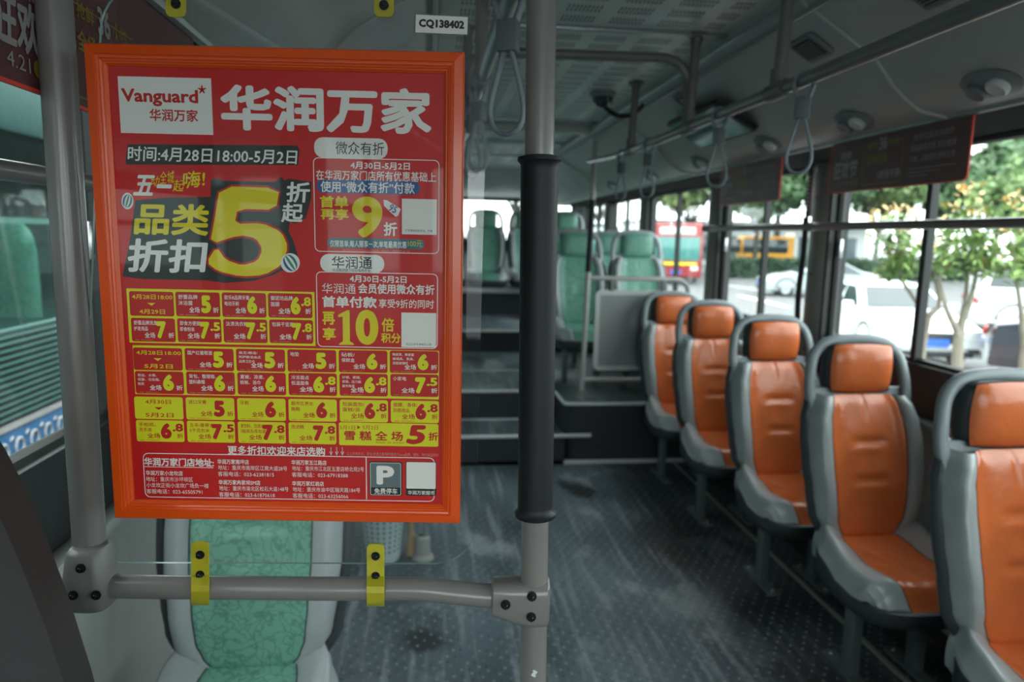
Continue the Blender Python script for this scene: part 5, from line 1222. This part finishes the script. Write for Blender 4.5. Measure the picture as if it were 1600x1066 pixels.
for i, (x, y, k, s) in enumerate(tl):
    e = empty('street_tree', (x, y, GZ), i*1.3, '%s leafy street tree %s' % (tlab[k], names_[i]), 'tree', 'street trees'); e.scale = (s, s, s)
    for o in protos[k]:
        c = o if not tuse[k] else o.copy()
        if tuse[k]: COL.objects.link(c)
        c.parent = e
    tuse[k] = True
# young crape myrtles by the bus
def young(bx, by, stems, label, seed, tops):
    rnd = random.Random(seed); e = empty('young_tree', (bx, by, GZ), 0, label, 'tree', 'young trees beside the bus')
    b = MB(); org = V((bx, by, GZ)); tips = []
    for st in stems:
        pts = [V((0, 0, 0))]+[at(px, py, y=by+dy)-org for px, py, dy in st]; n = len(pts); b.tube(fillet(pts, .08, 3), None or [.036-.024*i/(len(fillet(pts, .08, 3))-1) for i in range(len(fillet(pts, .08, 3)))], 10)
        tips.append(pts[-1])
    b.build('trunk', M['bark2'], e); br = MB(); lg_, lo_ = MB(), MB()
    for (px, py, dy), L in tops:
        tip = at(px, py, y=by+dy)-org; base = min(tips, key=lambda t: (t-tip).length); br.tube([base, (base+tip)/2+V((rnd.uniform(-.03, .03), 0, .02)), tip], [.010, .006, .0025], 6)
        n = int(L)
        for i in range(n):
            t = (i/n)**.9; p = base.lerp(tip, .15+.85*t)+V((rnd.gauss(0, .04), rnd.gauss(0, .05), rnd.gauss(0, .02)))*(1.6-t)
            d = V((rnd.uniform(-1, 1), rnd.uniform(-1, 1), rnd.uniform(-.2, .9))).normalized(); up = V((rnd.uniform(-.4, .4), rnd.uniform(-.4, .4), 1)).normalized(); side = d.cross(up).normalized()
            l_ = rnd.uniform(.05, .085)*(1-.25*t); w = l_*.26; tgt = lo_ if t > .86 else lg_
            a, m1, m2, c = p, p+d*l_*.35, p+d*l_*.72, p+d*l_; nrm = side.cross(d)*w*.25
            tgt.quad(a, m1+side*w-nrm*-1, m2+side*w*.8-nrm*-1, c); tgt.quad(a, c, m2-side*w*.8+nrm, m1-side*w+nrm)
    br.build('branches', M['bark2'], e)
    o = lg_.build('foliage', M['leaf3'], e, smooth=False); o['kind'] = 'stuff'; o = lo_.build('leaf_tips', M['leafo'], e, smooth=False); o['kind'] = 'stuff'
bx1 = at(1436, 575, y=4.6); bx2 = at(1498, 600, y=4.3); bx3 = at(1606, 600, y=4.0)
young(bx1.x, 4.6, [[(1438, 560, 0), (1448, 495, .02), (1436, 478, .0), (1410, 440, 0)], [(1440, 540, 0), (1450, 492, 0), (1470, 480, 0), (1462, 440, .05)]], 'young tree with pale forked trunk just outside the window divider', 11,
      [((1362, 332, 0), 60), ((1388, 326, .1), 70), ((1405, 322, -.1), 80), ((1425, 330, .1), 60), ((1372, 365, .1), 90), ((1395, 395, 0), 90), ((1430, 380, .1), 80), ((1450, 400, 0), 60), ((1380, 425, .1), 60), ((1462, 372, .1), 60), ((1415, 360, .1), 80)])
young(bx2.x, 4.3, [[(1497, 580, 0), (1499, 520, 0), (1480, 490, 0), (1468, 440, 0)], [(1497, 560, 0), (1500, 510, 0), (1518, 465, 0), (1525, 430, 0)], [(1499, 520, 0), (1508, 480, .1), (1512, 430, .1)]], 'young tree with orange-tipped crown between divider and frame edge', 12,
      [((1512, 292, 0), 110), ((1496, 318, .1), 90), ((1536, 318, .1), 90), ((1480, 350, -.1), 90), ((1552, 345, .1), 80), ((1470, 385, .1), 80), ((1520, 350, -.1), 110), ((1558, 385, .1), 80), ((1500, 385, .1), 100), ((1540, 410, -.1), 80), ((1485, 415, .1), 70), ((1520, 330, 0), 90)])
young(bx3.x, 4.0, [[(1604, 560, 0), (1598, 500, 0), (1590, 450, 0)], [(1604, 540, 0), (1612, 480, 0), (1620, 440, 0)]], 'young leafy tree cut by the outer edge of the window', 13,
      [((1582, 305, 0), 90), ((1598, 320, .1), 90), ((1572, 350, -.1), 80), ((1600, 360, .1), 100), ((1585, 390, .1), 90), ((1625, 340, 0), 90), ((1640, 380, .1), 90), ((1570, 410, 0), 60)])
